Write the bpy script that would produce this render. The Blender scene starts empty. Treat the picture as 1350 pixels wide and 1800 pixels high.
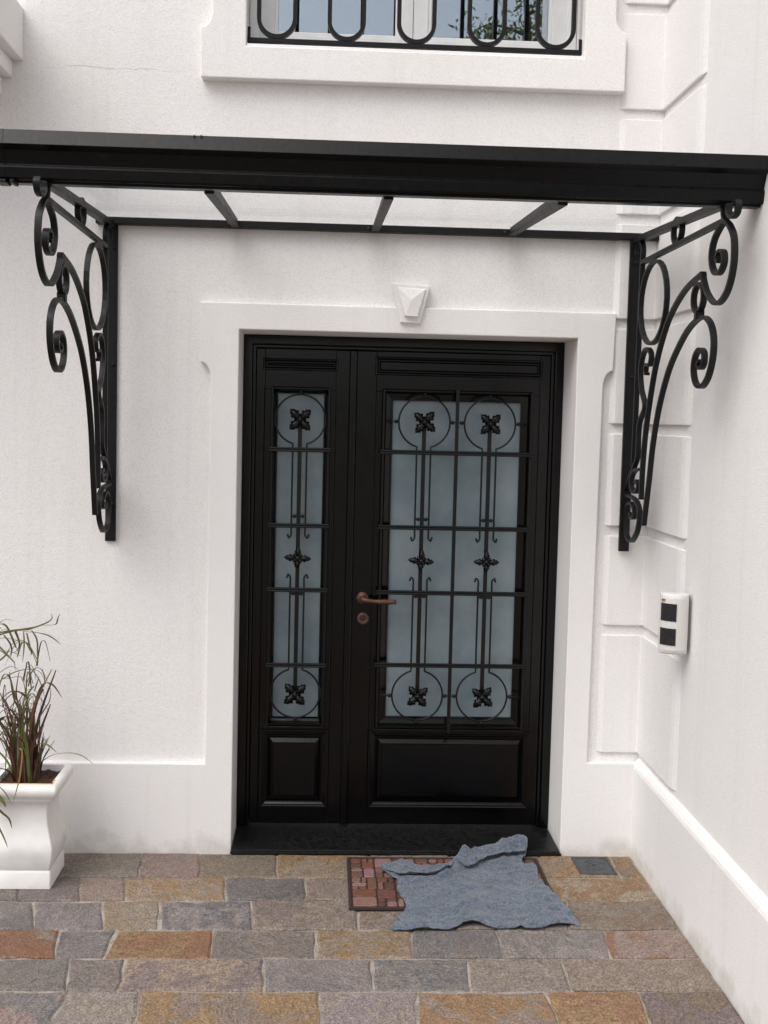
import bpy, bmesh, math, random
from mathutils import Vector, Matrix, noise
from mathutils.geometry import delaunay_2d_cdt

scene = bpy.context.scene
COL = scene.collection
R = math.radians
random.seed(7)

# ------------------------------------------------------------------ camera, sky, sun, exposure
def set_camera():
    cd = bpy.data.cameras.new('camera')
    cam = bpy.data.objects.new('camera', cd)
    COL.objects.link(cam)
    yaw, pitch, roll = -0.0412, -0.0617, 0.0236
    cy, sy, cp, sp = math.cos(yaw), math.sin(yaw), math.cos(pitch), math.sin(pitch)
    f = Vector((-sy*cp, cy*cp, sp))
    r = Vector((cy, sy, 0))
    u = r.cross(f)
    r2 = math.cos(roll)*r + math.sin(roll)*u
    u2 = -math.sin(roll)*r + math.cos(roll)*u
    m = Matrix((r2, u2, -f)).transposed().to_4x4()
    m.translation = Vector((0.3516, -4.0506, 1.7637))
    cam.matrix_world = m
    cd.sensor_fit = 'AUTO'
    cd.sensor_width = 24.0
    cd.lens = 24.0
    cd.shift_x = (675-646.95)/1800
    cd.shift_y = (846.64-900)/1800
    cd.clip_start = 0.05
    cd.clip_end = 500
    scene.camera = cam

set_camera()

SUN_EL, SUN_ROT = R(56), R(228)
world = bpy.data.worlds.new('World')
scene.world = world
world.use_nodes = True
wn = world.node_tree.nodes
wl = world.node_tree.links
wn.clear()
sky = wn.new('ShaderNodeTexSky')
sky.sky_type = 'NISHITA'
sky.sun_disc = False
sky.sun_elevation = SUN_EL
sky.sun_rotation = SUN_ROT
sky.air_density = 1.0
sky.dust_density = 3.0
sky.ozone_density = 1.0
hs = wn.new('ShaderNodeHueSaturation')
hs.inputs['Saturation'].default_value = 0.30
bg = wn.new('ShaderNodeBackground')
bg.inputs['Strength'].default_value = 0.10
wo = wn.new('ShaderNodeOutputWorld')
wl.new(sky.outputs[0], hs.inputs['Color'])
wl.new(hs.outputs[0], bg.inputs['Color'])
wl.new(bg.outputs[0], wo.inputs['Surface'])

sd = bpy.data.lights.new('sun', 'SUN')
sd.energy = 1.1
sd.angle = R(50)
sd.color = (1.0, 0.965, 0.93)
sun = bpy.data.objects.new('sun', sd)
COL.objects.link(sun)
sdir = Vector((math.sin(SUN_ROT)*math.cos(SUN_EL), math.cos(SUN_ROT)*math.cos(SUN_EL), math.sin(SUN_EL)))
sun.rotation_euler = sdir.to_track_quat('Z', 'Y').to_euler()
sun.location = (-2, -6, 9)

scene.view_settings.view_transform = 'Standard'
scene.view_settings.look = 'None'
scene.view_settings.gamma = 1.0
scene.view_settings.use_curve_mapping = False
scene.view_settings.exposure = 0.90
scene.cycles.max_bounces = 7
scene.cycles.diffuse_bounces = 4
scene.cycles.glossy_bounces = 3
scene.cycles.transparent_max_bounces = 8

# ------------------------------------------------------------------ materials
def lin(r, g, b):
    def f(c):
        c /= 255.0
        return c/12.92 if c <= 0.04045 else ((c+0.055)/1.055)**2.4
    return (f(r), f(g), f(b), 1.0)

class NT:
    def __init__(s, name):
        s.m = bpy.data.materials.new(name)
        s.m.use_nodes = True
        s.t = s.m.node_tree
        s.t.nodes.clear()
        s.out = s.n('ShaderNodeOutputMaterial')
        s.bsdf = s.n('ShaderNodeBsdfPrincipled')
        s.l(s.bsdf.outputs[0], s.out.inputs['Surface'])
    def n(s, typ, **kw):
        nd = s.t.nodes.new(typ)
        for k, v in kw.items():
            setattr(nd, k, v)
        return nd
    def l(s, a, b):
        s.t.links.new(a, b)
    def set(s, **kw):
        for k, v in kw.items():
            s.bsdf.inputs[k.replace('_', ' ')].default_value = v
    def coord(s, kind='Object'):
        return s.n('ShaderNodeTexCoord').outputs[kind]
    def pos(s):
        return s.n('ShaderNodeNewGeometry').outputs['Position']
    def noise(s, vec, scale, detail=4, rough=0.55, dist=0.0):
        nd = s.n('ShaderNodeTexNoise')
        nd.inputs['Scale'].default_value = scale
        nd.inputs['Detail'].default_value = detail
        nd.inputs['Roughness'].default_value = rough
        nd.inputs['Distortion'].default_value = dist
        if vec is not None:
            s.l(vec, nd.inputs['Vector'])
        return nd.outputs['Fac']
    def ramp(s, fac, p0, c0, p1, c1):
        nd = s.n('ShaderNodeValToRGB')
        e = nd.color_ramp.elements
        e[0].position, e[0].color = p0, c0
        e[1].position, e[1].color = p1, c1
        s.l(fac, nd.inputs['Fac'])
        return nd.outputs['Color']
    def rng(s, v, a, b, c, d):
        nd = s.n('ShaderNodeMapRange')
        s.l(v, nd.inputs['Value'])
        for k, x in zip(('From Min', 'From Max', 'To Min', 'To Max'), (a, b, c, d)):
            nd.inputs[k].default_value = x
        return nd.outputs['Result']
    def math(s, op, a, b=None):
        nd = s.n('ShaderNodeMath', operation=op)
        for i, v in enumerate((a, b)):
            if v is None:
                continue
            if isinstance(v, (int, float)):
                nd.inputs[i].default_value = v
            else:
                s.l(v, nd.inputs[i])
        return nd.outputs[0]
    def mix(s, fac, a, b, mode='MIX'):
        nd = s.n('ShaderNodeMix', data_type='RGBA', blend_type=mode)
        for i, v in ((0, fac), (6, a), (7, b)):
            if isinstance(v, (int, float)):
                nd.inputs[i].default_value = v
            elif isinstance(v, (tuple, list)):
                nd.inputs[i].default_value = v
            else:
                s.l(v, nd.inputs[i])
        return nd.outputs[2]
    def bump(s, h, strength, dist, prev=None):
        nd = s.n('ShaderNodeBump')
        nd.inputs['Strength'].default_value = strength
        nd.inputs['Distance'].default_value = dist
        s.l(h, nd.inputs['Height'])
        if prev is not None:
            s.l(prev, nd.inputs['Normal'])
        return nd.outputs[0]
    def scaled(s, vec, sx, sy, sz):
        nd = s.n('ShaderNodeMapping')
        nd.inputs['Scale'].default_value = (sx, sy, sz)
        s.l(vec, nd.inputs['Vector'])
        return nd.outputs[0]

def mat_stucco(name='white_stucco', stains=False, splash=True):
    t = NT(name)
    p = t.pos()
    big = t.noise(p, 1.1, 2, 0.6)
    fine = t.noise(p, 260, 2, 0.6)
    mid = t.noise(p, 34, 2, 0.6)
    c = t.mix(t.rng(big, 0.3, 0.7, 0, 1), lin(232, 229, 228), lin(238, 236, 234))
    c = t.mix(t.rng(fine, 0.48, 0.72, 0, 0.65), c, lin(204, 201, 202))
    streak = t.noise(t.scaled(p, 14, 14, 0.5), 1.0, 2, 0.6)
    c = t.mix(t.rng(streak, 0.56, 0.8, 0, 0.14), c, lin(190, 184, 178))
    sep = t.n('ShaderNodeSeparateXYZ')
    t.l(p, sep.inputs[0])
    if splash:   # mud splashed up from the paving, ragged edge
        h = t.math('ADD', sep.outputs['Z'], t.rng(t.noise(p, 9, 3, 0.65), 0.3, 0.7, -0.05, 0.05))
        c = t.mix(t.rng(h, 0.0, 0.075, 0.42, 0.0), c, lin(176, 164, 150))
    if stains:   # hairline crack in the plaster above the canopy, and drips below its rafters
        zz = t.math('ADD', sep.outputs['Z'], t.rng(t.noise(p, 4.0, 4, 0.7), 0.2, 0.8, -0.02, 0.02))
        cr = t.rng(t.math('ABSOLUTE', t.math('SUBTRACT', zz, 3.085)), 0.0, 0.0025, 0.5, 0.0)
        cr = t.math('MULTIPLY', cr, t.rng(sep.outputs['X'], -0.78, -0.70, 0, 1))
        cr = t.math('MULTIPLY', cr, t.rng(sep.outputs['X'], -0.25, -0.15, 1, 0))
        c = t.mix(t.math('MULTIPLY', cr, t.rng(streak, 0.35, 0.6, 0.2, 1.0)), c, lin(120, 112, 108))
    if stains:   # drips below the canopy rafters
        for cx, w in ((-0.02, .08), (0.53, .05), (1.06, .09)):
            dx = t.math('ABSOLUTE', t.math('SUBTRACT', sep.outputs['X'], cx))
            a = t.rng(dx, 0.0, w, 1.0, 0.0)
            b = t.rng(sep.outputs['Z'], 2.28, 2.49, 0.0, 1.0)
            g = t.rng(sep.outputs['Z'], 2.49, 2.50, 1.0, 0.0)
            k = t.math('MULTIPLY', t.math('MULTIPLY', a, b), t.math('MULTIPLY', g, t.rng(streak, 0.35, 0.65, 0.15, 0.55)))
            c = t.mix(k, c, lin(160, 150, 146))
    t.l(c, t.bsdf.inputs['Base Color'])
    t.set(Roughness=0.88)
    t.bsdf.inputs['Specular IOR Level'].default_value = 0.25
    b1 = t.bump(mid, 0.30, 0.004)
    b2 = t.bump(fine, 0.85, 0.0020, b1)
    t.l(b2, t.bsdf.inputs['Normal'])
    return t.m

def mat_simple(name, col, rough, metal=0.0, spec=0.5, var=0.15, nscale=40, bump=0.0, bdist=0.001, coat=0.0):
    t = NT(name)
    p = t.coord('Object')
    nz = t.noise(p, nscale, 5, 0.6)
    dark = tuple(c*(1-var) for c in col[:3])+(1,)
    lite = tuple(min(1, c*(1+var)) for c in col[:3])+(1,)
    t.l(t.mix(t.rng(nz, 0.3, 0.7, 0, 1), dark, lite), t.bsdf.inputs['Base Color'])
    t.l(t.rng(nz, 0.3, 0.7, rough*0.8, min(1, rough*1.2)), t.bsdf.inputs['Roughness'])
    t.set(Metallic=metal)
    t.bsdf.inputs['Specular IOR Level'].default_value = spec
    t.bsdf.inputs['Coat Weight'].default_value = coat
    if bump:
        t.l(t.bump(nz, bump, bdist), t.bsdf.inputs['Normal'])
    return t.m

def mat_wood_black():
    t = NT('black_gloss_wood')
    p = t.coord('Object')
    grain = t.noise(t.scaled(p, 60, 60, 2.5), 1.0, 5, 0.6)
    dust = t.noise(p, 9, 6, 0.7)
    c = t.mix(t.rng(dust, 0.45, 0.75, 0, 0.5), (0.0012, 0.0011, 0.0012, 1), (0.0034, 0.0031, 0.0032, 1))
    t.l(c, t.bsdf.inputs['Base Color'])
    t.l(t.rng(dust, 0.3, 0.7, 0.12, 0.24), t.bsdf.inputs['Roughness'])
    t.bsdf.inputs['Specular IOR Level'].default_value = 0.30
    t.l(t.bump(grain, 0.18, 0.0015), t.bsdf.inputs['Normal'])
    return t.m

def mat_iron(name='black_iron', base=(0.0055, 0.0052, 0.006), rough=0.45, spec=0.24):
    t = NT(name)
    p = t.pos()
    nz = t.noise(p, 55, 5, 0.65)
    rust = t.noise(p, 17, 6, 0.7)
    c = t.mix(t.rng(nz, 0.3, 0.7, 0, 1), tuple(b*0.75 for b in base)+(1,), tuple(b*1.35 for b in base)+(1,))
    c = t.mix(t.rng(rust, 0.62, 0.76, 0, 0.5), c, (0.03, 0.018, 0.013, 1))
    t.l(c, t.bsdf.inputs['Base Color'])
    t.l(t.rng(nz, 0.3, 0.7, rough*0.85, rough*1.25), t.bsdf.inputs['Roughness'])
    t.bsdf.inputs['Specular IOR Level'].default_value = spec
    t.l(t.bump(nz, 0.3, 0.0012), t.bsdf.inputs['Normal'])
    return t.m

def mat_frosted():
    t = NT('frosted_glass')
    p = t.pos()
    nz = t.noise(p, 3.0, 5, 0.65)
    fine = t.noise(p, 420, 2, 0.5)
    c = t.mix(t.rng(nz, 0.38, 0.64, 0, 1), lin(102, 116, 123), lin(124, 136, 141))  # patchy tone in the base colour stands for uneven reflection
    t.l(c, t.bsdf.inputs['Base Color'])
    t.set(Roughness=0.30)
    t.bsdf.inputs['Specular IOR Level'].default_value = 0.4
    t.l(t.bump(fine, 0.3, 0.0006), t.bsdf.inputs['Normal'])
    return t.m

def mat_mirror_glass(name, refl, tint=(0.75, 0.83, 0.9, 1), fk=1.6):
    t = NT(name)
    gl = t.n('ShaderNodeBsdfGlossy')
    gl.inputs['Color'].default_value = tint
    gl.inputs['Roughness'].default_value = 0.01
    tr = t.n('ShaderNodeBsdfTransparent')
    tr.inputs['Color'].default_value = (0.985, 0.99, 0.99, 1)
    lw = t.n('ShaderNodeFresnel')
    lw.inputs['IOR'].default_value = 1.5
    fac = t.math('MAXIMUM', t.math('MULTIPLY', lw.outputs[0], fk), refl)
    fac = t.math('MINIMUM', fac, 1.0)
    mx = t.n('ShaderNodeMixShader')
    t.l(fac, mx.inputs[0])
    t.l(tr.outputs[0], mx.inputs[1])
    t.l(gl.outputs[0], mx.inputs[2])
    t.l(mx.outputs[0], t.out.inputs['Surface'])
    t.t.nodes.remove(t.bsdf)
    return t.m

def mat_stone():
    t = NT('slate_flagstone')
    oi = t.n('ShaderNodeObjectInfo')
    at = t.n('ShaderNodeAttribute', attribute_type='OBJECT', attribute_name='tint')
    p = t.pos()
    off = t.n('ShaderNodeVectorMath', operation='ADD')
    sc = t.n('ShaderNodeVectorMath', operation='SCALE')
    cmb = t.n('ShaderNodeCombineXYZ')
    for i in range(3):
        t.l(oi.outputs['Random'], cmb.inputs[i])
    t.l(cmb.outputs[0], sc.inputs[0])
    sc.inputs['Scale'].default_value = 37.0
    t.l(p, off.inputs[0])
    t.l(sc.outputs[0], off.inputs[1])
    vr = t.n('ShaderNodeVectorRotate', rotation_type='Z_AXIS')
    t.l(off.outputs[0], vr.inputs['Vector'])
    t.l(t.math('MULTIPLY', oi.outputs['Random'], 19.0), vr.inputs['Angle'])
    v = vr.outputs[0]
    patch = t.noise(v, 4.6, 5, 0.66, 1.2)
    cloud = t.noise(v, 11, 6, 0.68)
    cleft = t.noise(t.scaled(v, 30, 50, 30), 1.0, 6, 0.72, 0.9)
    speck = t.noise(v, 170, 3, 0.65)
    c = t.mix(t.rng(patch, 0.48, 0.54, 0, 1), oi.outputs['Color'], at.outputs['Color'])
    c = t.mix(t.rng(cloud, 0.35, 0.72, 0, 0.55), c, t.mix(0.5, oi.outputs['Color'], lin(120, 104, 92)))
    c = t.mix(1.0, c, t.ramp(cleft, 0.3, (0.66, 0.65, 0.64, 1), 0.7, (1.24, 1.23, 1.22, 1)), 'MULTIPLY')
    c = t.mix(1.0, c, t.ramp(speck, 0.34, (0.45, 0.45, 0.47, 1), 0.66, (1.45, 1.43, 1.40, 1)), 'MULTIPLY')
    pale = t.noise(v, 48, 5, 0.7)
    c = t.mix(t.rng(pale, 0.62, 0.72, 0, 0.55), c, lin(176, 168, 160))
    t.l(c, t.bsdf.inputs['Base Color'])
    t.l(t.rng(cloud, 0.3, 0.7, 0.55, 0.8), t.bsdf.inputs['Roughness'])
    t.bsdf.inputs['Specular IOR Level'].default_value = 0.35
    b = t.bump(cleft, 0.8, 0.009)
    b = t.bump(cloud, 0.7, 0.014, b)
    b = t.bump(speck, 0.6, 0.003, b)
    t.l(b, t.bsdf.inputs['Normal'])
    return t.m

def mat_mortar():
    t = NT('pale_mortar')
    p = t.pos()
    a = t.noise(p, 14, 6, 0.7)
    f = t.noise(p, 190, 3, 0.6)
    c = t.mix(t.rng(a, 0.4, 0.62, 0, 1), lin(152, 142, 132), lin(104, 94, 86))
    c = t.mix(t.rng(f, 0.45, 0.7, 0, 0.6), c, lin(196, 188, 178))
    t.l(c, t.bsdf.inputs['Base Color'])
    t.set(Roughness=0.95)
    t.l(t.bump(f, 0.6, 0.002), t.bsdf.inputs['Normal'])
    return t.m

def mat_rag():
    t = NT('worn_blue_rag')
    p = t.coord('Object')
    a = t.noise(p, 8, 5, 0.65)
    f = t.noise(p, 135, 3, 0.8)
    m = t.noise(p, 48, 4, 0.75)
    wv = t.n('ShaderNodeTexWave', wave_type='BANDS', bands_direction='DIAGONAL')
    wv.inputs['Scale'].default_value = 95
    wv.inputs['Distortion'].default_value = 1.5
    t.l(p, wv.inputs['Vector'])
    c = t.mix(t.rng(a, 0.3, 0.7, 0, 1), lin(66, 77, 92), lin(88, 98, 112))
    c = t.mix(t.rng(m, 0.50, 0.68, 0, 0.75), c, lin(52, 62, 78))
    c = t.mix(t.rng(f, 0.50, 0.64, 0, 0.6), c, lin(126, 134, 143))
    c = t.mix(t.rng(f, 0.38, 0.48, 0.65, 0), c, lin(44, 52, 64))
    c = t.mix(t.rng(t.noise(p, 21, 5, 0.7), 0.6, 0.75, 0, 0.5), c, lin(112, 114, 114))
    t.l(c, t.bsdf.inputs['Base Color'])
    t.set(Roughness=0.95)
    t.bsdf.inputs['Sheen Weight'].default_value = 0.25
    b = t.bump(wv.outputs['Fac'], 0.35, 0.0015)
    b = t.bump(m, 0.5, 0.004, b)
    b = t.bump(f, 0.8, 0.004, b)
    t.l(b, t.bsdf.inputs['Normal'])
    return t.m

def mat_objcolor(name, rough, var=0.3, nscale=60, bump=0.4, bdist=0.002):
    t = NT(name)
    oi = t.n('ShaderNodeObjectInfo')
    p = t.pos()
    nz = t.noise(p, nscale, 5, 0.65)
    c = t.mix(1.0, oi.outputs['Color'], t.ramp(nz, 0.3, (1-var, 1-var, 1-var, 1), 0.7, (1+var, 1+var, 1+var, 1)), 'MULTIPLY')
    t.l(c, t.bsdf.inputs['Base Color'])
    t.set(Roughness=rough)
    t.l(t.bump(nz, bump, bdist), t.bsdf.inputs['Normal'])
    return t.m

def mat_leaf(name, c0, c1, c2):
    t = NT(name)
    at = t.n('ShaderNodeAttribute', attribute_type='GEOMETRY', attribute_name='shade')
    p = t.pos()
    c = t.mix(at.outputs['Fac'], c0, c1)
    c = t.mix(t.rng(t.noise(p, 22, 4, 0.6), 0.45, 0.7, 0, 0.6), c, c2)
    t.l(c, t.bsdf.inputs['Base Color'])
    t.set(Roughness=0.5)
    return t.m

M = {}
M['stucco'] = mat_stucco()
M['stucco_wall'] = mat_stucco('white_stucco_wall', stains=True)
M['trim'] = mat_stucco('white_stucco_trim', splash=False)
M['wood'] = mat_wood_black()
M['iron'] = mat_iron()
M['grille'] = mat_iron('grille_iron', (0.0024, 0.0024, 0.0027), 0.32, 0.34)
M['gutter'] = mat_iron('painted_gutter', (0.0018, 0.0021, 0.0026), 0.30, 0.20)
M['frosted'] = mat_frosted()
M['winglass'] = mat_mirror_glass('window_glass', 0.34)
M['clear'] = mat_mirror_glass('canopy_glass', 0.0, (1, 1, 1, 1), 0.12)
M['sash'] = mat_simple('white_sash_paint', lin(226, 226, 226), 0.4, var=0.04, nscale=30)
M['room'] = mat_simple('unlit_room_tone', (0.02, 0.02, 0.022, 1), 0.9)  # darkness of the unlit interior painted as a near-black colour
M['bronze'] = mat_simple('rusty_bronze', lin(86, 58, 48), 0.48, metal=0.45, var=0.5, nscale=70, bump=0.4)
M['keyhole'] = mat_simple('keyhole_dark', (0.01, 0.008, 0.007, 1), 0.6)  # near-black colour stands for the shade inside holes
M['granite'] = mat_simple('black_granite', (0.008, 0.008, 0.0086, 1), 0.36, spec=0.25, var=0.95, nscale=75, bump=0.4, bdist=0.002)
M['stone'] = mat_stone()
M['mortar'] = mat_mortar()
M['ground'] = mat_simple('far_paving', lin(128, 118, 108), 0.9, var=0.25, nscale=2.0)
M['rag'] = mat_rag()
M['rubber'] = mat_simple('dark_rubber', lin(52, 36, 34), 0.8, var=0.35, nscale=90, bump=0.4)
M['matblock'] = mat_objcolor('printed_mat_block', 0.75, 0.35, 70)
M['plaster_pot'] = mat_simple('white_painted_cement', lin(226, 223, 219), 0.75, var=0.055, nscale=17, bump=0.35, bdist=0.004)
M['clay'] = mat_simple('ochre_worn_rim', lin(214, 176, 132), 0.85, var=0.12, nscale=30)
M['soil'] = mat_simple('potting_soil', lin(70, 46, 34), 1.0, var=0.6, nscale=60, bump=1.0, bdist=0.012)
M['leaf'] = mat_leaf('grass_leaf', lin(54, 64, 32), lin(112, 118, 62), lin(82, 76, 44))
M['stem'] = mat_leaf('red_stem', lin(58, 34, 30), lin(98, 62, 48), lin(80, 70, 44))
M['dead'] = mat_leaf('dry_leaf', lin(150, 112, 70), lin(176, 140, 92), lin(120, 84, 52))
M['plastic'] = mat_simple('white_sensor_plastic', lin(206, 205, 201), 0.42, var=0.025, nscale=12)
M['lens'] = mat_simple('black_sensor_window', (0.012, 0.012, 0.015, 1), 0.28, var=0.2)
M['led'] = mat_simple('red_led_cover', lin(150, 60, 40), 0.3)
M['castiron'] = mat_simple('cast_iron_cover', lin(72, 74, 76), 0.6, metal=0.3, var=0.4, nscale=50, bump=0.5, bdist=0.003)
M['bark'] = mat_simple('bark', lin(92, 78, 62), 0.95, var=0.4, nscale=18, bump=0.8, bdist=0.02)
M['foliage'] = mat_leaf('tree_leaf', lin(92, 110, 52), lin(156, 164, 88), lin(110, 122, 58))

# ------------------------------------------------------------------ mesh helpers
def link(name, mesh, mat=None, parent=None, smooth=False):
    o = bpy.data.objects.new(name, mesh)
    COL.objects.link(o)
    if mat is not None and not mesh.materials:
        mesh.materials.append(M[mat] if isinstance(mat, str) else mat)
    if parent is not None:
        o.parent = parent
    if smooth:
        for p in mesh.polygons:
            p.use_smooth = True
    return o

def bm_obj(name, bm, mat, parent=None, smooth=False, bevel=0.0, seg=2, recalc=True):
    if recalc:
        bmesh.ops.recalc_face_normals(bm, faces=bm.faces)
    me = bpy.data.meshes.new(name)
    bm.to_mesh(me)
    bm.free()
    o = link(name, me, mat, parent, smooth)
    if bevel:
        md = o.modifiers.new('bevel', 'BEVEL')
        md.width = bevel
        md.segments = seg
        md.limit_method = 'ANGLE'
        md.angle_limit = R(35)
        md.harden_normals = False
    return o

def empty(name, loc=(0, 0, 0), parent=None):
    o = bpy.data.objects.new(name, None)
    COL.objects.link(o)
    o.location = loc
    o.empty_display_size = 0.1
    if parent is not None:
        o.parent = parent
    return o

def tag(o, label=None, cat=None, group=None, kind=None):
    if label: o['label'] = label
    if cat: o['category'] = cat
    if group: o['group'] = group
    if kind: o['kind'] = kind
    return o

def add_box(bm, x0, x1, y0, y1, z0, z1):
    vs = [bm.verts.new((x, y, z)) for x in (x0, x1) for y in (y0, y1) for z in (z0, z1)]
    for f in ((0, 1, 3, 2), (4, 6, 7, 5), (0, 4, 5, 1), (2, 3, 7, 6), (0, 2, 6, 4), (1, 5, 7, 3)):
        bm.faces.new([vs[i] for i in f])

def box(name, x0, x1, y0, y1, z0, z1, mat, parent=None, bevel=0.0, seg=2):
    bm = bmesh.new()
    add_box(bm, x0, x1, y0, y1, z0, z1)
    return bm_obj(name, bm, mat, parent, bevel=bevel, seg=seg)

def add_prism(bm, pts, to3, d0, d1, cap0=True, cap1=True):
    """pts: 2D outline, to3(u, v, d) -> xyz"""
    a = [bm.verts.new(to3(u, v, d0)) for u, v in pts]
    b = [bm.verts.new(to3(u, v, d1)) for u, v in pts]
    n = len(pts)
    for i in range(n):
        j = (i+1) % n
        bm.faces.new((a[i], a[j], b[j], b[i]))
    if cap0: bm.faces.new(a)
    if cap1: bm.faces.new(list(reversed(b)))

def catmull(pts, n=6, closed=False):
    out = []
    m = len(pts)
    P = [Vector(p) for p in pts]
    rng = range(m if closed else m-1)
    for i in rng:
        if closed:
            p0, p1, p2, p3 = P[(i-1) % m], P[i], P[(i+1) % m], P[(i+2) % m]
        else:
            p1, p2 = P[i], P[i+1]
            p0 = P[i-1] if i > 0 else 2*p1-p2
            p3 = P[i+2] if i+2 < m else 2*p2-p1
        for k in range(n):
            t = k/n
            out.append(0.5*((2*p1)+(-p0+p2)*t+(2*p0-5*p1+4*p2-p3)*t*t+(-p0+3*p1-3*p2+p3)*t**3))
    if not closed:
        out.append(P[-1])
    return out

def add_tube(bm, pts, rad, seg=8, closed=False, caps=True):
    P = [Vector(p) for p in pts]
    n = len(P)
    rings = []
    prev = None
    for i in range(n):
        a = P[(i-1) % n] if (closed or i > 0) else P[i]
        b = P[(i+1) % n] if (closed or i < n-1) else P[i]
        t = (b-a).normalized()
        if prev is None:
            ref = Vector((0, 0, 1)) if abs(t.z) < 0.9 else Vector((1, 0, 0))
            u = t.cross(ref).normalized()
        else:
            u = (prev - t*prev.dot(t)).normalized()
        prev = u
        w = t.cross(u)
        r = rad[i] if isinstance(rad, (list, tuple)) else rad
        rings.append([bm.verts.new(P[i]+(u*math.cos(2*math.pi*k/seg)+w*math.sin(2*math.pi*k/seg))*r) for k in range(seg)])
    for i in range(n if closed else n-1):
        A, B = rings[i], rings[(i+1) % n]
        for k in range(seg):
            bm.faces.new((A[k], A[(k+1) % seg], B[(k+1) % seg], B[k]))
    if caps and not closed:
        bm.faces.new(rings[0])
        bm.faces.new(list(reversed(rings[-1])))

def add_flatbar(bm, yz, x, width, thick, closed=False):
    """flat iron bar following a path in the (y,z) plane, wide along x"""
    P = [Vector((p[0], p[1])) for p in yz]
    n = len(P)
    rings = []
    for i in range(n):
        a = P[(i-1) % n] if (closed or i > 0) else P[i]
        b = P[(i+1) % n] if (closed or i < n-1) else P[i]
        t = b-a
        if t.length < 1e-9:
            t = Vector((0, 1))
        t.normalize()
        nn = Vector((-t.y, t.x))*thick/2
        q = []
        for sx, sn in ((-1, -1), (1, -1), (1, 1), (-1, 1)):
            c = P[i]+nn*sn
            q.append(bm.verts.new((x+sx*width/2, c.x, c.y)))
        rings.append(q)
    for i in range(n if closed else n-1):
        A, B = rings[i], rings[(i+1) % n]
        for k in range(4):
            bm.faces.new((A[k], A[(k+1) % 4], B[(k+1) % 4], B[k]))
    if not closed:
        bm.faces.new(rings[0])
        bm.faces.new(list(reversed(rings[-1])))

def add_lathe(bm, prof, origin, axis='Y', seg=20):
    """prof: list (radius, along axis)"""
    o = Vector(origin)
    rings = []
    for r, h in prof:
        ring = []
        for k in range(seg):
            a = 2*math.pi*k/seg
            c, s = math.cos(a)*r, math.sin(a)*r
            if axis == 'Y': v = Vector((c, h, s))
            elif axis == 'X': v = Vector((h, c, s))
            else: v = Vector((c, s, h))
            ring.append(bm.verts.new(o+v))
        rings.append(ring)
    for A, B in zip(rings, rings[1:]):
        for k in range(seg):
            bm.faces.new((A[k], A[(k+1) % seg], B[(k+1) % seg], B[k]))
    bm.faces.new(rings[0])
    bm.faces.new(list(reversed(rings[-1])))

def add_ball(bm, c, r):
    bmesh.ops.create_icosphere(bm, subdivisions=2, radius=r, matrix=Matrix.Translation(Vector(c)))

def add_rect_loft(bm, x0, x1, z0, z1, prof, cap=False):
    """nested rectangles: prof = list of (inset, y)"""
    rings = []
    for ins, y in prof:
        rings.append([bm.verts.new(p) for p in ((x0+ins, y, z0+ins), (x1-ins, y, z0+ins), (x1-ins, y, z1-ins), (x0+ins, y, z1-ins))])
    for A, B in zip(rings, rings[1:]):
        for k in range(4):
            bm.faces.new((A[k], A[(k+1) % 4], B[(k+1) % 4], B[k]))
    if cap:
        bm.faces.new(list(reversed(rings[-1])))

XZ = lambda u, v, d: (u, d, v)      # outline in x,z pushed along y
YZ = lambda u, v, d: (d, u, v)      # outline in y,z pushed along x
XY = lambda u, v, d: (u, v, d)

# ------------------------------------------------------------------ key dimensions (metres)
DW, DH = 1.339, 2.10          # door opening
FIELD = 0.025                 # wall field lies this far behind the surround
XC = 1.631                    # side wall plinth face
DOOR_Y = 0.222                # front of the door frame
WX0, WX1, WZ0, WZ1 = 0.011, 1.318, 3.176, 4.75

# ================================================================== ground and pavement
g = bmesh.new()
add_box(g, -60, 60, -70, 50, -0.30, -0.05)
tag(bm_obj('ground', g, 'ground'), kind='structure')

pav = bmesh.new()
add_box(pav, -4.2, XC-0.001, -4.6, 0.10, -0.045, -0.005)
pavement = tag(bm_obj('pavement', pav, 'mortar'), kind='structure')

ROWY = [(-0.003, -0.003), (-.226, -.204), (-.414, -.397), (-.623, -.613), (-.807, -.801), (-.998, -.997), (-1.177, -1.179)]
while ROWY[-1][0] > -4.4:
    a, b = ROWY[-1]
    d = random.uniform(.17, .22)
    ROWY.append((a-d+random.uniform(-.004, .004), b-d+random.uniform(-.004, .004)))
ROWY[-1] = (-4.58, -4.58)
def row_y(i, x):
    a, b = ROWY[i]
    return a+(b-a)*(x+0.65)/1.95
JOINTS = [
 [(-.67, -.645), (-.358, -.326), (-.122, -.1), (.188, .197), (.56, .553), (.883, .861), (1.255, 1.217), (1.545, 1.535)],
 [(-.784, -.728), (-.55, -.505), (-.379, -.343), (.001, .02), (.305, .309), (.531, .524), (.883, .859), (1.244, 1.215)],
 [(-.668, -.609), (-.42, -.375), (-.22, -.186), (.115, .13), (.499, .493), (.859, .833), (1.272, 1.232)],
 [(-.526, -.494), (-.331, -.335), (0, .006), (.353, .355), (.68, .672), (.976, .973), (1.348, 1.33)],
 [(-.439, -.412), (-.262, -.249), (.181, .193), (.537, .534), (.85, .836), (1.158, 1.149)],
 [(-.18, -.169), (.367, .369), (.666, .655), (1.069, 1.072), (1.359, 1.342)],
]
G1, G2, G3 = (130, 121, 114), (122, 117, 115), (140, 129, 119)
SL, PL, TAN, OCH, RUST, BRN = (111, 108, 109), (122, 112, 109), (148, 133, 116), (144, 117, 86), (134, 99, 76), (122, 107, 94)
PINK, OLV, LAV = (140, 121, 115), (134, 123, 112), (142, 134, 132)
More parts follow.
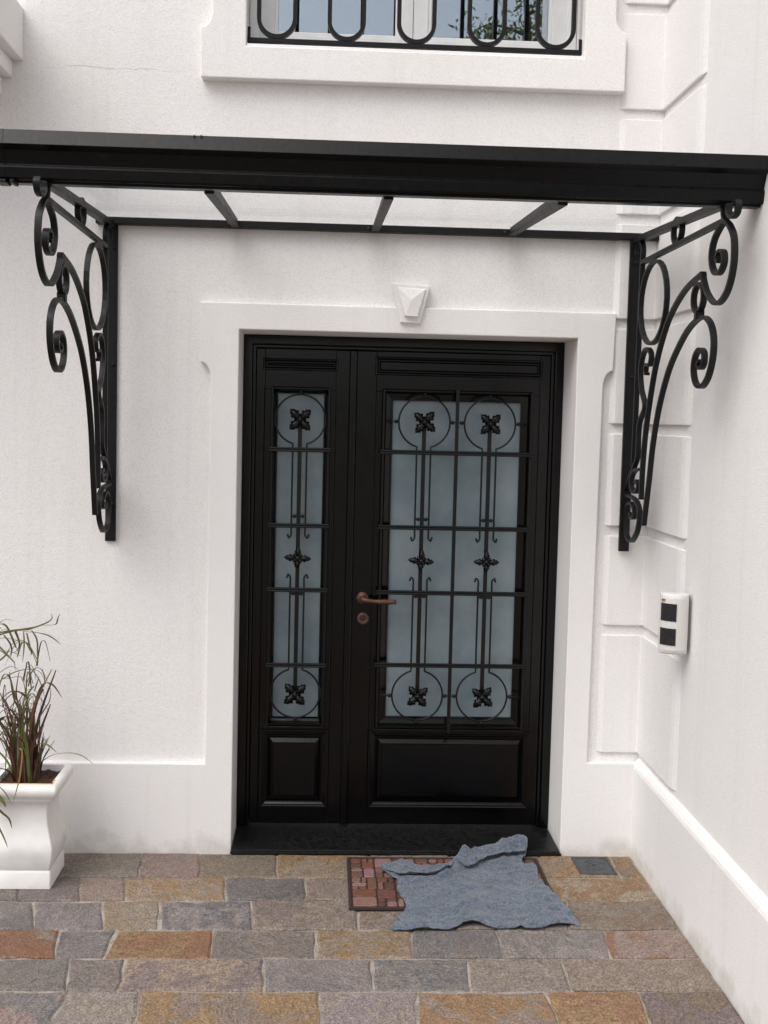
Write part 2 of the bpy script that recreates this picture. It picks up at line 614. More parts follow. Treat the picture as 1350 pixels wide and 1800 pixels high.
COLS = [   # (base, tint) for the stones right of each joint, first entry = the stone left of the first joint
 [(G1, G2), (G1, G3), (PINK, G1), (OLV, BRN), (TAN, OCH), (G1, BRN), (TAN, G1), (OCH, TAN), (BRN, OCH)],
 [(G2, G1), (PL, G2), (PINK, OLV), (TAN, OCH), (SL, G2), (G3, OLV), (G1, TAN), (TAN, G1), (TAN, OCH)],
 [(G2, SL), (G2, LAV), (TAN, G3), (SL, LAV), (G3, PL), (G1, BRN), (G2, G1), (BRN, OLV)],
 [(RUST, G1), (SL, G2), (RUST, OCH), (PL, PL), (TAN, OCH), (SL, G1), (G2, LAV), (PINK, RUST)],
 [(G2, G1), (PL, G2), (PL, TAN), (LAV, G2), (SL, G2), (G1, G3), (G3, OLV)],
 [(G3, LAV), (OCH, G3), (LAV, G3), (OCH, G3), (OCH, RUST), (PL, BRN)],
]
ANY = [G1, G2, G3, SL, PL, TAN, OCH, RUST, BRN, PINK, OLV, LAV]

def flagstone(corners, c0, c1, rnd):
    """one flagstone: ragged outline, bevelled rim, slightly domed uneven top"""
    g = 0.0032
    cx = sum(c[0] for c in corners)/4
    cy = sum(c[1] for c in corners)/4
    ring = []
    for i in range(4):
        a, b = Vector(corners[i]), Vector(corners[(i+1) % 4])
        L = (b-a).length
        n = 5 if L > 0.25 else 3
        for k in range(n):
            p = a.lerp(b, k/n)
            ring.append(p)
    out = []
    for p in ring:
        d = Vector((cx, cy))-p
        q = p+Vector((math.copysign(g, d.x) if abs(d.x) > g else 0, math.copysign(g, d.y) if abs(d.y) > g else 0))
        q += Vector((rnd.uniform(-.0048, .0048), rnd.uniform(-.0048, .0048)))
        out.append(q)
    tx, ty, dz = rnd.uniform(-.010, .010), rnd.uniform(-.010, .010), rnd.uniform(-.002, .003)
    def zt(p): return dz+(p.x-cx)*tx+(p.y-cy)*ty
    c = Vector((cx, cy))
    bm = bmesh.new()
    lo = [bm.verts.new((p.x, p.y, -0.03)) for p in out]
    hi = [bm.verts.new((p.x, p.y, zt(p)-0.004+rnd.uniform(-.001, .001))) for p in out]
    inn = []
    for p in out:
        q = p+(c-p).normalized()*rnd.uniform(.006, .012)
        inn.append(bm.verts.new((q.x, q.y, zt(q)+rnd.uniform(-.0006, .0008))))
    n = len(out)
    for i in range(n):
        j = (i+1) % n
        bm.faces.new((lo[i], lo[j], hi[j], hi[i]))
        bm.faces.new((hi[i], hi[j], inn[j], inn[i]))
    bm.faces.new(inn)
    o = bm_obj('flagstone', bm, 'stone', pavement)
    j = lambda c: (lambda d: lin(*[min(255, max(0, v*.96+d+rnd.uniform(-1.5, 1.5))) for v in c]))(rnd.uniform(-6, 8))
    o.color = j(c0)
    o['tint'] = list(j(c1))[:3]
    return o

rs = random.Random(21)
for i in range(len(ROWY)-1):
    js = list(JOINTS[i]) if i < len(JOINTS) else []
    cols = list(COLS[i]) if i < len(COLS) else []
    if not js:
        x = XC-rs.uniform(.2, .4)
        while x > -0.3:
            js.insert(0, (x, x+rs.uniform(-.02, .02)))
            cols.insert(0, (rs.choice(ANY), rs.choice(ANY)))
            x -= rs.uniform(.25, .48)
        cols.append((rs.choice(ANY), rs.choice(ANY)))
    while js[0][0] > -3.7:
        x = js[0][0]-rs.uniform(.2, .45)
        js.insert(0, (x, x+rs.uniform(-.02, .02)))
        cols.insert(0, (rs.choice(ANY), rs.choice(ANY)))
    js = [(-4.19, -4.19)]+js+[(XC-0.003, XC-0.003)]
    for k in range(len(js)-1):
        (a0, a1), (b0, b1) = js[k], js[k+1]
        c0, c1 = cols[k] if k < len(cols) else (rs.choice(ANY), rs.choice(ANY))
        flagstone([(a0, row_y(i, a0)), (b0, row_y(i, b0)), (b1, row_y(i+1, b1)), (a1, row_y(i+1, a1))], c0, c1, rs)

# ================================================================== the house
house = tag(empty('house'), 'white stucco house front with black double door and moulded trim', 'house')

def grid_wall(bm, xs, zs, holes, y0, y1):
    """front face with rectangular holes, reveals pushed back to y1"""
    def inhole(x, z):
        return any(h[0] < x < h[1] and h[2] < z < h[3] for h in holes)
    vert = {}
    def V(x, y, z):
        k = (round(x, 5), round(y, 5), round(z, 5))
        if k not in vert:
            vert[k] = bm.verts.new((x, y, z))
        return vert[k]
    for a, b in zip(xs, xs[1:]):
        for c, d in zip(zs, zs[1:]):
            if not inhole((a+b)/2, (c+d)/2):
                bm.faces.new((V(a, y0, c), V(b, y0, c), V(b, y0, d), V(a, y0, d)))
                bm.faces.new((V(a, y1, c), V(a, y1, d), V(b, y1, d), V(b, y1, c)))
    for h in holes:
        a, b, c, d = h
        zz = [z for z in zs if c <= z <= d]
        xx = [x for x in xs if a <= x <= b]
        for z0, z1 in zip(zz, zz[1:]):
            bm.faces.new((V(a, y0, z0), V(a, y0, z1), V(a, y1, z1), V(a, y1, z0)))
            bm.faces.new((V(b, y0, z0), V(b, y1, z0), V(b, y1, z1), V(b, y0, z1)))
        for x0, x1 in zip(xx, xx[1:]):
            bm.faces.new((V(x0, y0, c), V(x0, y1, c), V(x1, y1, c), V(x1, y0, c)))
            bm.faces.new((V(x0, y0, d), V(x1, y0, d), V(x1, y1, d), V(x0, y1, d)))

bm = bmesh.new()
grid_wall(bm, [-4.2, 0, WX0, WX1, DW, XC+0.06], [-.04, DH, WZ0, WZ1, 6.4],
          [(0, DW, -.04, DH), (WX0, WX1, WZ0, WZ1)], FIELD, 0.40)
bm_obj('facade_wall', bm, 'stucco_wall', house, recalc=False)

bm = bmesh.new()
add_box(bm, XC+0.026, XC+0.33, -2.25, 0.39, -.04, 6.39)
bm_obj('side_wall', bm, 'stucco_wall', house)

def cove(cx, cz, rx, rz, a0, a1, n=7):
    return [(cx+rx*math.cos(R(a0+(a1-a0)*k/n)), cz+rz*math.sin(R(a0+(a1-a0)*k/n))) for k in range(n+1)]

# door surround and plinth are one flush plaster face
L_c = [(-.149, 1.974)]+cove(-.149, 1.906, .041, .063, 90, 0)
R_c = list(reversed([(1.484, 1.978)]+cove(1.484, 1.911, .038, .063, 90, 180)))
outline = [(-4.2, -.03), (0, -.03), (0, DH), (DW, DH), (DW, -.03), (XC+.03, -.03), (XC+.03, .385), (1.438, .385)] + R_c + \
          [(1.489, 2.203), (-.152, 2.203)] + L_c + [(-.11, .365), (-4.2, .362)]
bm = bmesh.new()
add_prism(bm, outline, XZ, 0.0, FIELD+0.0005, True, False)
bm_obj('door_surround', bm, 'stucco', house, bevel=0.005, seg=2)

# side plinth with softly weathered top
bm = bmesh.new()
add_prism(bm, [(XC, -.03), (XC, .362), (XC+.003, .375), (XC+.010, .389), (XC+.0265, .404), (XC+.0265, -.03)], lambda u, v, d: (u, d, v), -2.255, 0.018, True, False)
bm_obj('plinth', bm, 'stucco', house, bevel=0.003)

# rusticated corner blocks, L-shaped in plan
zs = [(.425, .911), (.950, 1.315), (1.354, 1.726), (1.765, 2.144), (2.182, 2.555), (2.593, 2.962), (3.0, 3.367), (3.405, 3.775), (3.815, 4.185), (4.225, 4.6)]
rq = random.Random(3)
for z0, z1 in zs:
    e = rq.uniform(-.006, .006)
    bm = bmesh.new()
    add_prism(bm, [(1.478+e*.3, .0255), (1.500+e*.3, .011), (XC+.013, .011), (XC+.013, -.372+e), (XC+.017, -.398+e), (XC+.0266, -.428+e), (XC+.0266, .0255)], XY, z0, z1)
    bm_obj('quoin_block', bm, 'trim', house, bevel=0.004, seg=2)

# window surround (ears at the bottom), sits a little prouder than the door's
wl_c = [(-.161, 3.236)]+cove(-.161, 3.300, .043, .060, 270, 360)
wr_c = [(1.481, 3.276)]+cove(1.481, 3.340, .043, .060, 270, 180)
outl = [(WX0, 4.9), (WX0, WZ0), (WX1, WZ0), (WX1, 4.9), (1.438, 4.9)] + list(reversed(wr_c)) + [(1.481, 3.055), (-.159, 3.053)] + wl_c + [(-.118, 4.9)]
bm = bmesh.new()
add_prism(bm, outl, XZ, -.022, FIELD+.0005, True, False)
bm_obj('window_surround', bm, 'trim', house, bevel=0.005)
box('window_head', -.20, 1.52, -.05, FIELD+.0005, 4.9, 5.06, 'trim', house, bevel=.01)

# keystone ornament: flat trapezoid plate with a faceted block
bm = bmesh.new()
K = [(.591, 2.294), (.744, 2.287), (.707, 2.139), (.629, 2.142)]
add_prism(bm, K, XZ, -.016, .026)
key = bm_obj('keystone', bm, 'trim', house, bevel=.003)
bm = bmesh.new()
P = [(.613, -.0155, 2.278), (.727, -.0155, 2.274), (.696, -.0155, 2.163), (.645, -.0155, 2.165)]
T = [(.616, -.022, 2.275), (.724, -.022, 2.271), (.694, -.033, 2.165), (.647, -.033, 2.167)]
A = (.670, -.036, 2.229)
pv = [bm.verts.new(p) for p in P]
tv = [bm.verts.new(p) for p in T]
av = bm.verts.new(A)
for k in range(4):
    bm.faces.new((pv[k], pv[(k+1) % 4], tv[(k+1) % 4], tv[k]))
    bm.faces.new((tv[k], tv[(k+1) % 4], av))
bm_obj('keystone_facet', bm, 'trim', key)

# balcony cornice that ends above the canopy on the left: stepped slabs
bm = bmesh.new()
for x1, z0, z1, d in ((-.843, 3.102, 3.30, .52), (-.883, 3.037, 3.1015, .47), (-.922, 2.967, 3.0365, .42)):
    add_box(bm, -3.4, x1, -d, FIELD+.001, z0, z1)
bm_obj('balcony_cornice', bm, 'trim', house, bevel=.006)

# doorstep slab of dark polished stone
bm = bmesh.new()
add_prism(bm, [(0.002, -.013), (DW-.002, -.013), (DW-.002, .30), (0.002, .30)], XY, -.02, .020)
step = bm_obj('doorstep', bm, 'granite', house, bevel=.004)
bm = bmesh.new()
add_box(bm, -.003, DW+.003, -.019, -.0135, .004, .013)
bm_obj('step_edge', bm, 'granite', step, bevel=.002)

# ------------------------------------------------------------------ front door
door = empty('door', (0, 0, 0), house)
door['label'] = 'black gloss double door with frosted panes behind wrought iron'
bm = bmesh.new()
add_prism(bm, [(.001, .0205), (.001, DH-.001), (DW-.001, DH-.001), (DW-.001, .0205), (DW-.038, .0205), (DW-.038, DH-.04), (.038, DH-.04), (.038, .0205)], XZ, DOOR_Y, .32)
bm_obj('frame', bm, 'wood', door, bevel=.004)
bm = bmesh.new()
add_prism(bm, [(.038, .0215), (.038, DH-.04), (DW-.038, DH-.04), (DW-.038, .0215), (DW-.052, .0215), (DW-.052, DH-.054), (.052, DH-.054), (.052, .0215)], XZ, DOOR_Y+.010, .315)
bm_obj('frame_bead', bm, 'wood', door, bevel=.003)

LY = 0.238
def leaf(x0, x1, gl, md, head, panel):
    # stiles and rails
    bm = bmesh.new()
    z0, z1 = .028, DH-.056
    gx0, gx1, gz0, gz1 = md[0]+.012, md[1]-.012, md[2]+.012, md[3]-.012
    px0, px1, pz0, pz1 = panel[0]+.012, panel[1]-.012, panel[2]+.012, panel[3]-.012
    hx0, hx1, hz0, hz1 = head[0]+.008, head[1]-.008, head[2]+.008, head[3]-.008
    ix0, ix1 = min(gx0, px0, hx0), max(gx1, px1, hx1)
    add_box(bm, x0, ix0, LY, LY+.045, z0, z1)
    add_box(bm, ix1, x1, LY, LY+.045, z0, z1)
    lf = bm_obj('leaf', bm, 'wood', door, bevel=.003)
    bm = bmesh.new()
    for a, b in ((z0, pz0), (pz1, gz0), (gz1, hz0), (hz1, z1)):
        add_box(bm, ix0+.0005, ix1-.0005, LY+.0004, LY+.045, a, b)
    for (a, b, c, d) in ((gx0, gx1, gz0, gz1), (px0, px1, pz0, pz1), (hx0, hx1, hz0, hz1)):
        if a > ix0+.002: add_box(bm, ix0+.0005, a, LY+.0004, LY+.045, c, d)
        if b < ix1-.002: add_box(bm, b, ix1-.0005, LY+.0004, LY+.045, c, d)
    bm_obj('rails', bm, 'wood', door, bevel=.002)
    # glazing moulding
    bm = bmesh.new()
    w = gl[0]-md[0]
    add_rect_loft(bm, md[0], md[1], md[2], md[3], [(0, LY+.002), (0, LY-.008), (.004, LY-.013), (.010, LY-.013), (.013, LY-.009), (.019, LY+.005), (w*.75, LY+.0085), (w-.002, LY+.010), (w-.002, LY+.03)])
    bm_obj('glazing_moulding', bm, 'wood', door)
    # sill strips below the pane
    bm = bmesh.new()
    add_prism(bm, [(LY+.002, md[2]-.012), (LY-.016, md[2]-.010), (LY-.016, md[2]-.002), (LY-.004, md[2]+.004), (LY+.002, md[2]+.004)], YZ, md[0]-.004, md[1]+.004)
    bm_obj('glazing_sill', bm, 'wood', door, bevel=.0015)
    # pane
    box('pane', gl[0]-.004, gl[1]+.004, LY+.020, LY+.026, gl[2]-.004, gl[3]+.004, 'frosted', door)
    # head panel
    bm = bmesh.new()
    add_rect_loft(bm, head[0], head[1], head[2], head[3], [(0, LY+.002), (0, LY-.005), (.004, LY-.008), (.008, LY-.007), (.014, LY+.002), (.018, LY+.002), (.024, LY-.003)], True)
    bm_obj('head_panel', bm, 'wood', door)
    # bottom bolection moulding and raised panel
    bm = bmesh.new()
    add_rect_loft(bm, panel[0], panel[1], panel[2], panel[3], [(0, LY+.002), (0, LY-.010), (.004, LY-.010), (.009, LY-.010), (.014, LY-.007), (.018, LY-.007), (.024, LY-.002), (.029, LY-.001), (.033, LY+.012), (.036, LY+.012)])
    bm_obj('panel_moulding', bm, 'wood', door)
    bm = bmesh.new()
    add_rect_loft(bm, panel[0]+.035, panel[1]-.035, panel[2]+.035, panel[3]-.035, [(0, LY+.013), (0, LY+.010), (.020, LY-.004), (.022, LY-.008)], True)
    bm_obj('raised_panel', bm, 'wood', door)
    return lf

leaf(.053, .455, (.147, .335, .491, 1.863), (.117, .365, .455, 1.888), (.082, .394, 1.955, 2.005), (.096, .386, .098, .437))
leaf(.459, DW-.053, (.628, 1.176, .490, 1.858), (.579, 1.213, .448, 1.889), (.547, 1.251, 1.945, 2.022), (.557, 1.250, .098, .437))
# cover strip over the meeting stiles
bm = bmesh.new()
add_prism(bm, [(.440, LY+.001), (.440, LY-.012), (.446, LY-.018), (.468, LY-.018), (.474, LY-.012), (.474, LY+.001)], XY, .030, DH-.058)
bm_obj('cover_strip', bm, 'wood', door, bevel=.002)
# opaque panel behind the leaves, coloured near-black for the unlit hall
box('door_back', .04, DW-.04, LY+.05, LY+.06, .03, DH-.05, 'room', door)

GY = 0.200
def rod_bar(x0, x1, z):
    bm = bmesh.new()
    for dz in (-.0052, .0052):
        add_tube(bm, [(x0, GY-.008, z+dz), (x1, GY-.008, z+dz)], .0046, 8)
    add_box(bm, x0+.004, x1-.004, GY-.009, GY-.004, z-.004, z+.004)
    for x in (x0+.010, x1-.010):     # feet that fix the bar to the moulding
        add_tube(bm, [(x, GY-.004, z), (x, LY-.010, z)], .004, 6)
    bm_obj('grille_bar', bm, 'grille', door, smooth=False)

for z in (1.628, 1.312, 1.043, .7245):
    rod_bar(.116, .367, z)
for z in (1.627, 1.313, 1.039, .731):
    rod_bar(.574, 1.214, z)

def leaf_lobe(bm, c, ang, L, W, cup):
    """one lobed iron leaf growing from c at angle ang in the x,z plane"""
    prof = [(0.0, .25), (.12, .42), (.28, .85), (.36, .62), (.48, 1.0), (.58, .95), (.64, .60), (.76, .70), (.84, .42), (1.0, 0.0)]
    ca, sa = math.cos(ang), math.sin(ang)
    def W3(u, v, h):
        return (c[0]+u*ca-v*sa, c[1]-h, c[2]+u*sa+v*ca)
    mid, lf, rt, bk = [], [], [], []
    for t, w in prof:
        h = cup*math.sin(t*math.pi*.9)+.003
        mid.append(bm.verts.new(W3(t*L, 0, h+.004*(1-t))))
        bk.append(bm.verts.new(W3(t*L, 0, h-.004)))
        lf.append(bm.verts.new(W3(t*L, w*W, h-.0025)))
        rt.append(bm.verts.new(W3(t*L, -w*W, h-.0025)))
    for i in range(len(prof)-1):
        for q in ((mid[i], mid[i+1], lf[i+1], lf[i]), (mid[i], rt[i], rt[i+1], mid[i+1]), (bk[i], lf[i], lf[i+1], bk[i+1]), (bk[i], bk[i+1], rt[i+1], rt[i])):
            bm.faces.new(q)

def rosette_mesh(kind):
    bm = bmesh.new()
    if kind == 'x':
        for a in (45, 135, 225, 315):
            leaf_lobe(bm, (0, 0, 0), R(a), .060, .0205, .012)
        add_ball(bm, (0, -.012, 0), .010)
        for a in range(0, 360, 90):
            add_ball(bm, (.009*math.cos(R(a)), -.010, .009*math.sin(R(a))), .0055)
    else:
        for a, l, w in ((0, .056, .0150), (180, .056, .0150), (90, .050, .0135), (270, .046, .0135)):
            leaf_lobe(bm, (0, 0, 0), R(a), l, w, .010)
        for a in (45, 135, 225, 315):
            leaf_lobe(bm, (0, 0, 0), R(a), .026, .010, .012)
        add_ball(bm, (0, -.012, 0), .010)
    bmesh.ops.recalc_face_normals(bm, faces=bm.faces)
    me = bpy.data.meshes.new('rosette')
    bm.to_mesh(me)
    bm.free()
    me.materials.append(M['grille'])
    for p in me.polygons: p.use_smooth = True
    return me
ROS = {'x': rosette_mesh('x'), '+': rosette_mesh('+')}
rr = random.Random(5)
def rosette(kind, x, z):
    o = link('rosette', ROS[kind], None, door)
    o.location = (x, GY-.012, z)
    o.rotation_euler = (0, R(rr.uniform(-5, 5)), 0)
    s = rr.uniform(.95, 1.04)
    o.scale = (s, 1, s)

def grille_column(x, zt, zm, zb, r, clip):
    # flat upright with rosettes
    bm = bmesh.new()
    add_box(bm, x-.0085, x+.0085, GY-.003, GY+.004, zb, zt)
    bm_obj('upright', bm, 'grille', door, bevel=.0015)
    rosette('x', x, zt); rosette('+', x, zm); rosette('x', x, zb)
    s = .0290
    # keyhole-shaped wire: ring, neck and two side wires ending in small curls
    for top in (True, False):
        zc = zt if top else zb
        sg = -1 if top else 1
        a0 = math.asin(s/r)
        pts = []
        z_end = (zm+.090) if top else (zm-.080)
        for side in (1, -1):
            leg = []
            zz = zc+sg*(r*math.cos(a0))
            e = z_end
            leg = [(x+side*(s+.014), e+sg*-.004), (x+side*(s+.010), e+sg*.008), (x+side*s, e-sg*.004), (x+side*s, e-sg*.03)]
            leg = [(p[0], p[1]) for p in catmull([Vector((a, b, 0)) for a, b in leg], 4)]
            leg += [(x+side*s, zz+sg*.012)]
            pts.append(leg)
        ring = []
        n = 40
        for k in range(n+1):
            a = a0+(2*math.pi-2*a0)*k/n
            ring.append((x+r*math.sin(a), zc+sg*r*math.cos(a)))
        path = pts[0]+ring+list(reversed(pts[1]))
        bm = bmesh.new()
        add_tube(bm, [(px, GY, pz) for px, pz in path], .0042, 6)
        for side in (1, -1):
            e = z_end
            add_ball(bm, (x+side*(s+.014), GY, e-sg*.004), .0050)
        bm_obj('scroll_wire', bm, 'grille', door, smooth=True)
        # paired rivet balls on a bridge
        zb2 = (zm+.173) if top else (zm-.152)
        bm = bmesh.new()
        add_tube(bm, [(x-s, GY, zb2), (x+s, GY, zb2)], .0028, 6)
        for side in (1, -1):
            add_ball(bm, (x+side*.0165, GY-.002, zb2), .0082)
        bm_obj('rivet_pair', bm, 'grille', door, smooth=True)
    # fixing ball at the far end of each ring
    for z in (zt+r+.008, zb-r-.008):
        bm = bmesh.new()
        add_ball(bm, (x, GY, z), .0078)
        add_tube(bm, [(x, GY, z), (x, LY-.006, z)], .003, 6)
        bm_obj('ring_stud', bm, 'grille', door, smooth=True)

grille_column(.2405, 1.752, 1.178, .604, .104, True)
grille_column(.7555, 1.753, 1.175, .601, .107, False)
grille_column(1.0295, 1.751, 1.175, .600, .107, False)
bm = bmesh.new()
add_box(bm, .8920-.0075, .8920+.0075, GY-.004, GY+.004, .440, 1.890)
bm_obj('upright', bm, 'grille', door, bevel=.0015)
for zc in (1.754, .600):
    for xa, xb in ((.602, .6485), (.8625, .892), (.892, .9225), (1.1365, 1.190)):
        bm = bmesh.new()
        add_tube(bm, [(xa, GY, zc), (xb, GY, zc)], .0028, 6)
        xm = {.602: .6385, .8625: .8725, .892: .911, 1.1365: 1.1485}[xa]
        add_ball(bm, (xm, GY-.002, zc), .0088)
        bm_obj('rivet_ball', bm, 'grille', door, smooth=True)
for xa in (.586, 1.203, .124, .359):
    bm = bmesh.new()
    add_box(bm, xa-.004, xa+.004, GY-.002, GY+.005, .458, 1.884)
    bm_obj('grille_edge', bm, 'grille', door, bevel=.001)

# lever handle and key rose
bm = bmesh.new()
add_lathe(bm, [(.026, LY), (.026, LY-.004), (.024, LY-.008), (.018, LY-.010), (.013, LY-.012), (.011, LY-.020), (.0105, LY-.052), (.008, LY-.056)], (.517, 0, 1.006), 'Y', 24)
hd = bm_obj('handle', bm, 'bronze', door, smooth=True)
bm = bmesh.new()
path = catmull([(.517, LY-.046, 1.006), (.535, LY-.052, 1.003), (.56, LY-.054, 1.000), (.60, LY-.054, .999), (.655, LY-.050, 1.000)], 5)
add_tube(bm, path, [.0105+.001*math.sin(i*.5) for i in range(len(path))], 12)
bm_obj('lever', bm, 'bronze', door, smooth=True)
bm = bmesh.new()
add_lathe(bm, [(.026, LY), (.026, LY-.004), (.0235, LY-.008), (.014, LY-.009), (.012, LY-.006), (.011, LY-.006)], (.521, 0, .918), 'Y', 24)
bm_obj('key_rose', bm, 'bronze', door, smooth=True)
bm = bmesh.new()
add_lathe(bm, [(.0085, LY-.004), (.0085, LY-.0105), (.006, LY-.011)], (.521, 0, .920), 'Y', 14)
bm_obj('key_cylinder', bm, 'keyhole', door)

# ------------------------------------------------------------------ upper window
win = empty('window', (0, 0, 0), house)
win['label'] = 'white casement window behind looped black iron bars'
SY = .135
bm = bmesh.new()
add_prism(bm, [(WX0+.001, WZ0+.001), (WX1-.001, WZ0+.001), (WX1-.001, WZ1-.001), (WX0+.001, WZ1-.001)], XZ, .24, .25)
bm.faces.ensure_lookup_table()
bm.free()
def ring_frame(name, x0, x1, z0, z1, w, y0, y1, mat, parent, bev=.003):
    bm = bmesh.new()
    add_box(bm, x0, x0+w, y0, y1, z0, z1)
    add_box(bm, x1-w, x1, y0, y1, z0, z1)
    add_box(bm, x0+w, x1-w, y0, y1, z0, z0+w)
    add_box(bm, x0+w, x1-w, y0, y1, z1-w, z1)
    return bm_obj(name, bm, mat, parent, bevel=bev)
ring_frame('frame', WX0+.002, WX1-.002, WZ0+.002, WZ1-.002, .040, .115, .19, 'sash', win)
for xa, xb in ((.053, .6605), (.6625, 1.277)):
    ring_frame('sash', xa, xb, WZ0+.043, WZ1-.043, .058 if xa > .5 else .058, SY-.008, SY+.035, 'sash', win)
for xa, xb in ((.132, .583), (.742, 1.198)):
    # glazing beads then the pane
    ring_frame('glazing_bead', xa-.022, xb+.022, WZ0+.1005, WZ1-.1005, .014, SY-.002, SY+.03, 'sash', win)
    box('pane', xa-.009, xb+.009, SY+.014, SY+.018, WZ0+.113, WZ1-.113, 'winglass', win)
box('window_sill', WX0+.001, WX1-.001, -.015, .115, WZ0-.004, WZ0+.012, 'trim', win, bevel=.004)
bm = bmesh.new()
add_lathe(bm, [(.006, SY-.008), (.006, SY-.020)], (.6615, 0, 3.60), 'Y', 10)
bm_obj('catch', bm, 'sash', win)
box('unlit_room_box', WX0-.3, WX1+.3, .41, 2.2, WZ0-.6, WZ1+.3, 'room', win)  # added solid box stops sky light; the unlit room is its dark colour
# iron bars: bottom rail and five tall loops
IY = .030
bm = bmesh.new()
add_box(bm, WX0+.002, WX1-.002, IY-.010, IY+.010, 3.205, 3.223)
bm_obj('grille_rail', bm, 'iron', win, bevel=.002)
for xe in (WX0+.008, WX1-.008):
    bm = bmesh.new()
    add_box(bm, xe-.006, xe+.006, IY-.012, IY-.0095, 3.205, 3.262)
    bm_obj('grille_lug', bm, 'iron', win)
for xc, hw in ((.125, .0695), (.395, .0665), (.667, .0685), (.942, .0685), (1.212, .0715)):
    path = [(xc-hw, 4.5)]+[(xc-hw, z) for z in (4.2, 3.8, 3.4)]
    zc = 3.223+hw+.007
    path += [(xc-hw*math.cos(a), zc-hw*math.sin(a)) for a in [math.pi*k/16 for k in range(17)]]
    path += [(xc+hw, z) for z in (3.4, 3.8, 4.2, 4.5)]
    bm = bmesh.new()
    # flat bar bent in the x,z plane, wide along y
    P = [Vector(p) for p in path]
    rings = []
    for i, p in enumerate(P):
        t = (P[min(i+1, len(P)-1)]-P[max(i-1, 0)]).normalized()
        nn = Vector((-t.y, t.x))*.0078
        rings.append([bm.verts.new((p.x+nn.x*s, IY+d, p.y+nn.y*s)) for s, d in ((-1, -.011), (1, -.011), (1, .011), (-1, .011))])
    for A, B in zip(rings, rings[1:]):
        for k in range(4):
            bm.faces.new((A[k], A[(k+1) % 4], B[(k+1) % 4], B[k]))
    bm_obj('grille_loop', bm, 'iron', win)

# ================================================================== glass canopy
canopy = tag(empty('glass_canopy', (0, 0, 0)), 'black iron and glass entrance canopy on scrolled brackets above the door', 'canopy')
GX0, GX1 = -.80, XC+.080
bm = bmesh.new()
prof = [(-.972, 2.580), (-.990, 2.534), (-.980, 2.528), (-.970, 2.522), (-.955, 2.484), (-.958, 2.480), (-.961, 2.474), (-.957, 2.446), (-.952, 2.440),
        (-.935, 2.440), (-.935, 2.434), (-.900, 2.434), (-.900, 2.444), (-.875, 2.446), (-.875, 2.52), (-.879, 2.52), (-.879, 2.450), (-.950, 2.446), (-.952, 2.52), (-.975, 2.536), (-.966, 2.574), (-.960, 2.574), (-.960, 2.580)]
add_prism(bm, prof, YZ, GX0, GX1)
gut = bm_obj('gutter', bm, 'gutter', canopy, bevel=.0015)
for xa, xb in ((-.628, -.597), (-.586, -.575)):
    bm = bmesh.new()
    add_box(bm, xa, xb, -.985, -.93, 2.424, 2.4335)
    bm_obj('gutter_clip', bm, 'iron', gut, bevel=.002)
bm = bmesh.new()
add_prism(bm, prof[:12], YZ, -.612, -.607)
ec = bm_obj('gutter_joint', bm, 'gutter', gut)
ec.scale = (1, 1, 1)
ec.location = (0, -.0015, 0)
for xk in (-.055, -.035):
    bm = bmesh.new()
    add_ball(bm, (xk, -.978, 2.581), .004)
    bm_obj('gutter_screw', bm, 'sash', gut)

box('wall_rail', -.556, XC+.012, -.016, .0245, 2.490, 2.516, 'iron', canopy, bevel=.002)
def slope_z(y):      # top of the rafters
    return 2.500+(2.452-2.500)*(y/-.90)
def rafter(x, w, name='rafter'):
    bm = bmesh.new()
    add_prism(bm, [(-.017, slope_z(0)), (-.90, slope_z(-.90)), (-.90, slope_z(-.90)-.024), (-.017, slope_z(0)-.010)], YZ, x-w/2, x+w/2)
    return bm_obj(name, bm, 'iron', canopy, bevel=.0015)
RX = [-.515, -.018, .524, 1.058, 1.571]
for x in RX[1:4]:
    rafter(x, .030)
EDGE = [GX0+.15]+RX[1:4]+[XC+.018]
for a, b in zip(EDGE, EDGE[1:]):
    bm = bmesh.new()
    add_prism(bm, [(-.016, 2.5215), (-.93, slope_z(-.93)+.0215), (-.93, slope_z(-.93)+.0275), (-.016, 2.5275)], YZ, a+.002, b-.002)
    bm_obj('pane', bm, 'clear', canopy)
for k, x in enumerate(EDGE[1:4]):
    bm = bmesh.new()   # glazing bar on each rafter
    add_prism(bm, [(-.018, 2.5005), (-.90, slope_z(-.90)+.0005), (-.90, slope_z(-.90)+.0205), (-.018, 2.5205)], YZ, x-.008, x+.008)
    bm_obj('glazing_bar', bm, 'iron', canopy)
    bm = bmesh.new()
    add_ball(bm, (x-.028, -.018, 2.503), .0045)
    bm_obj('rail_screw', bm, 'bronze', canopy)

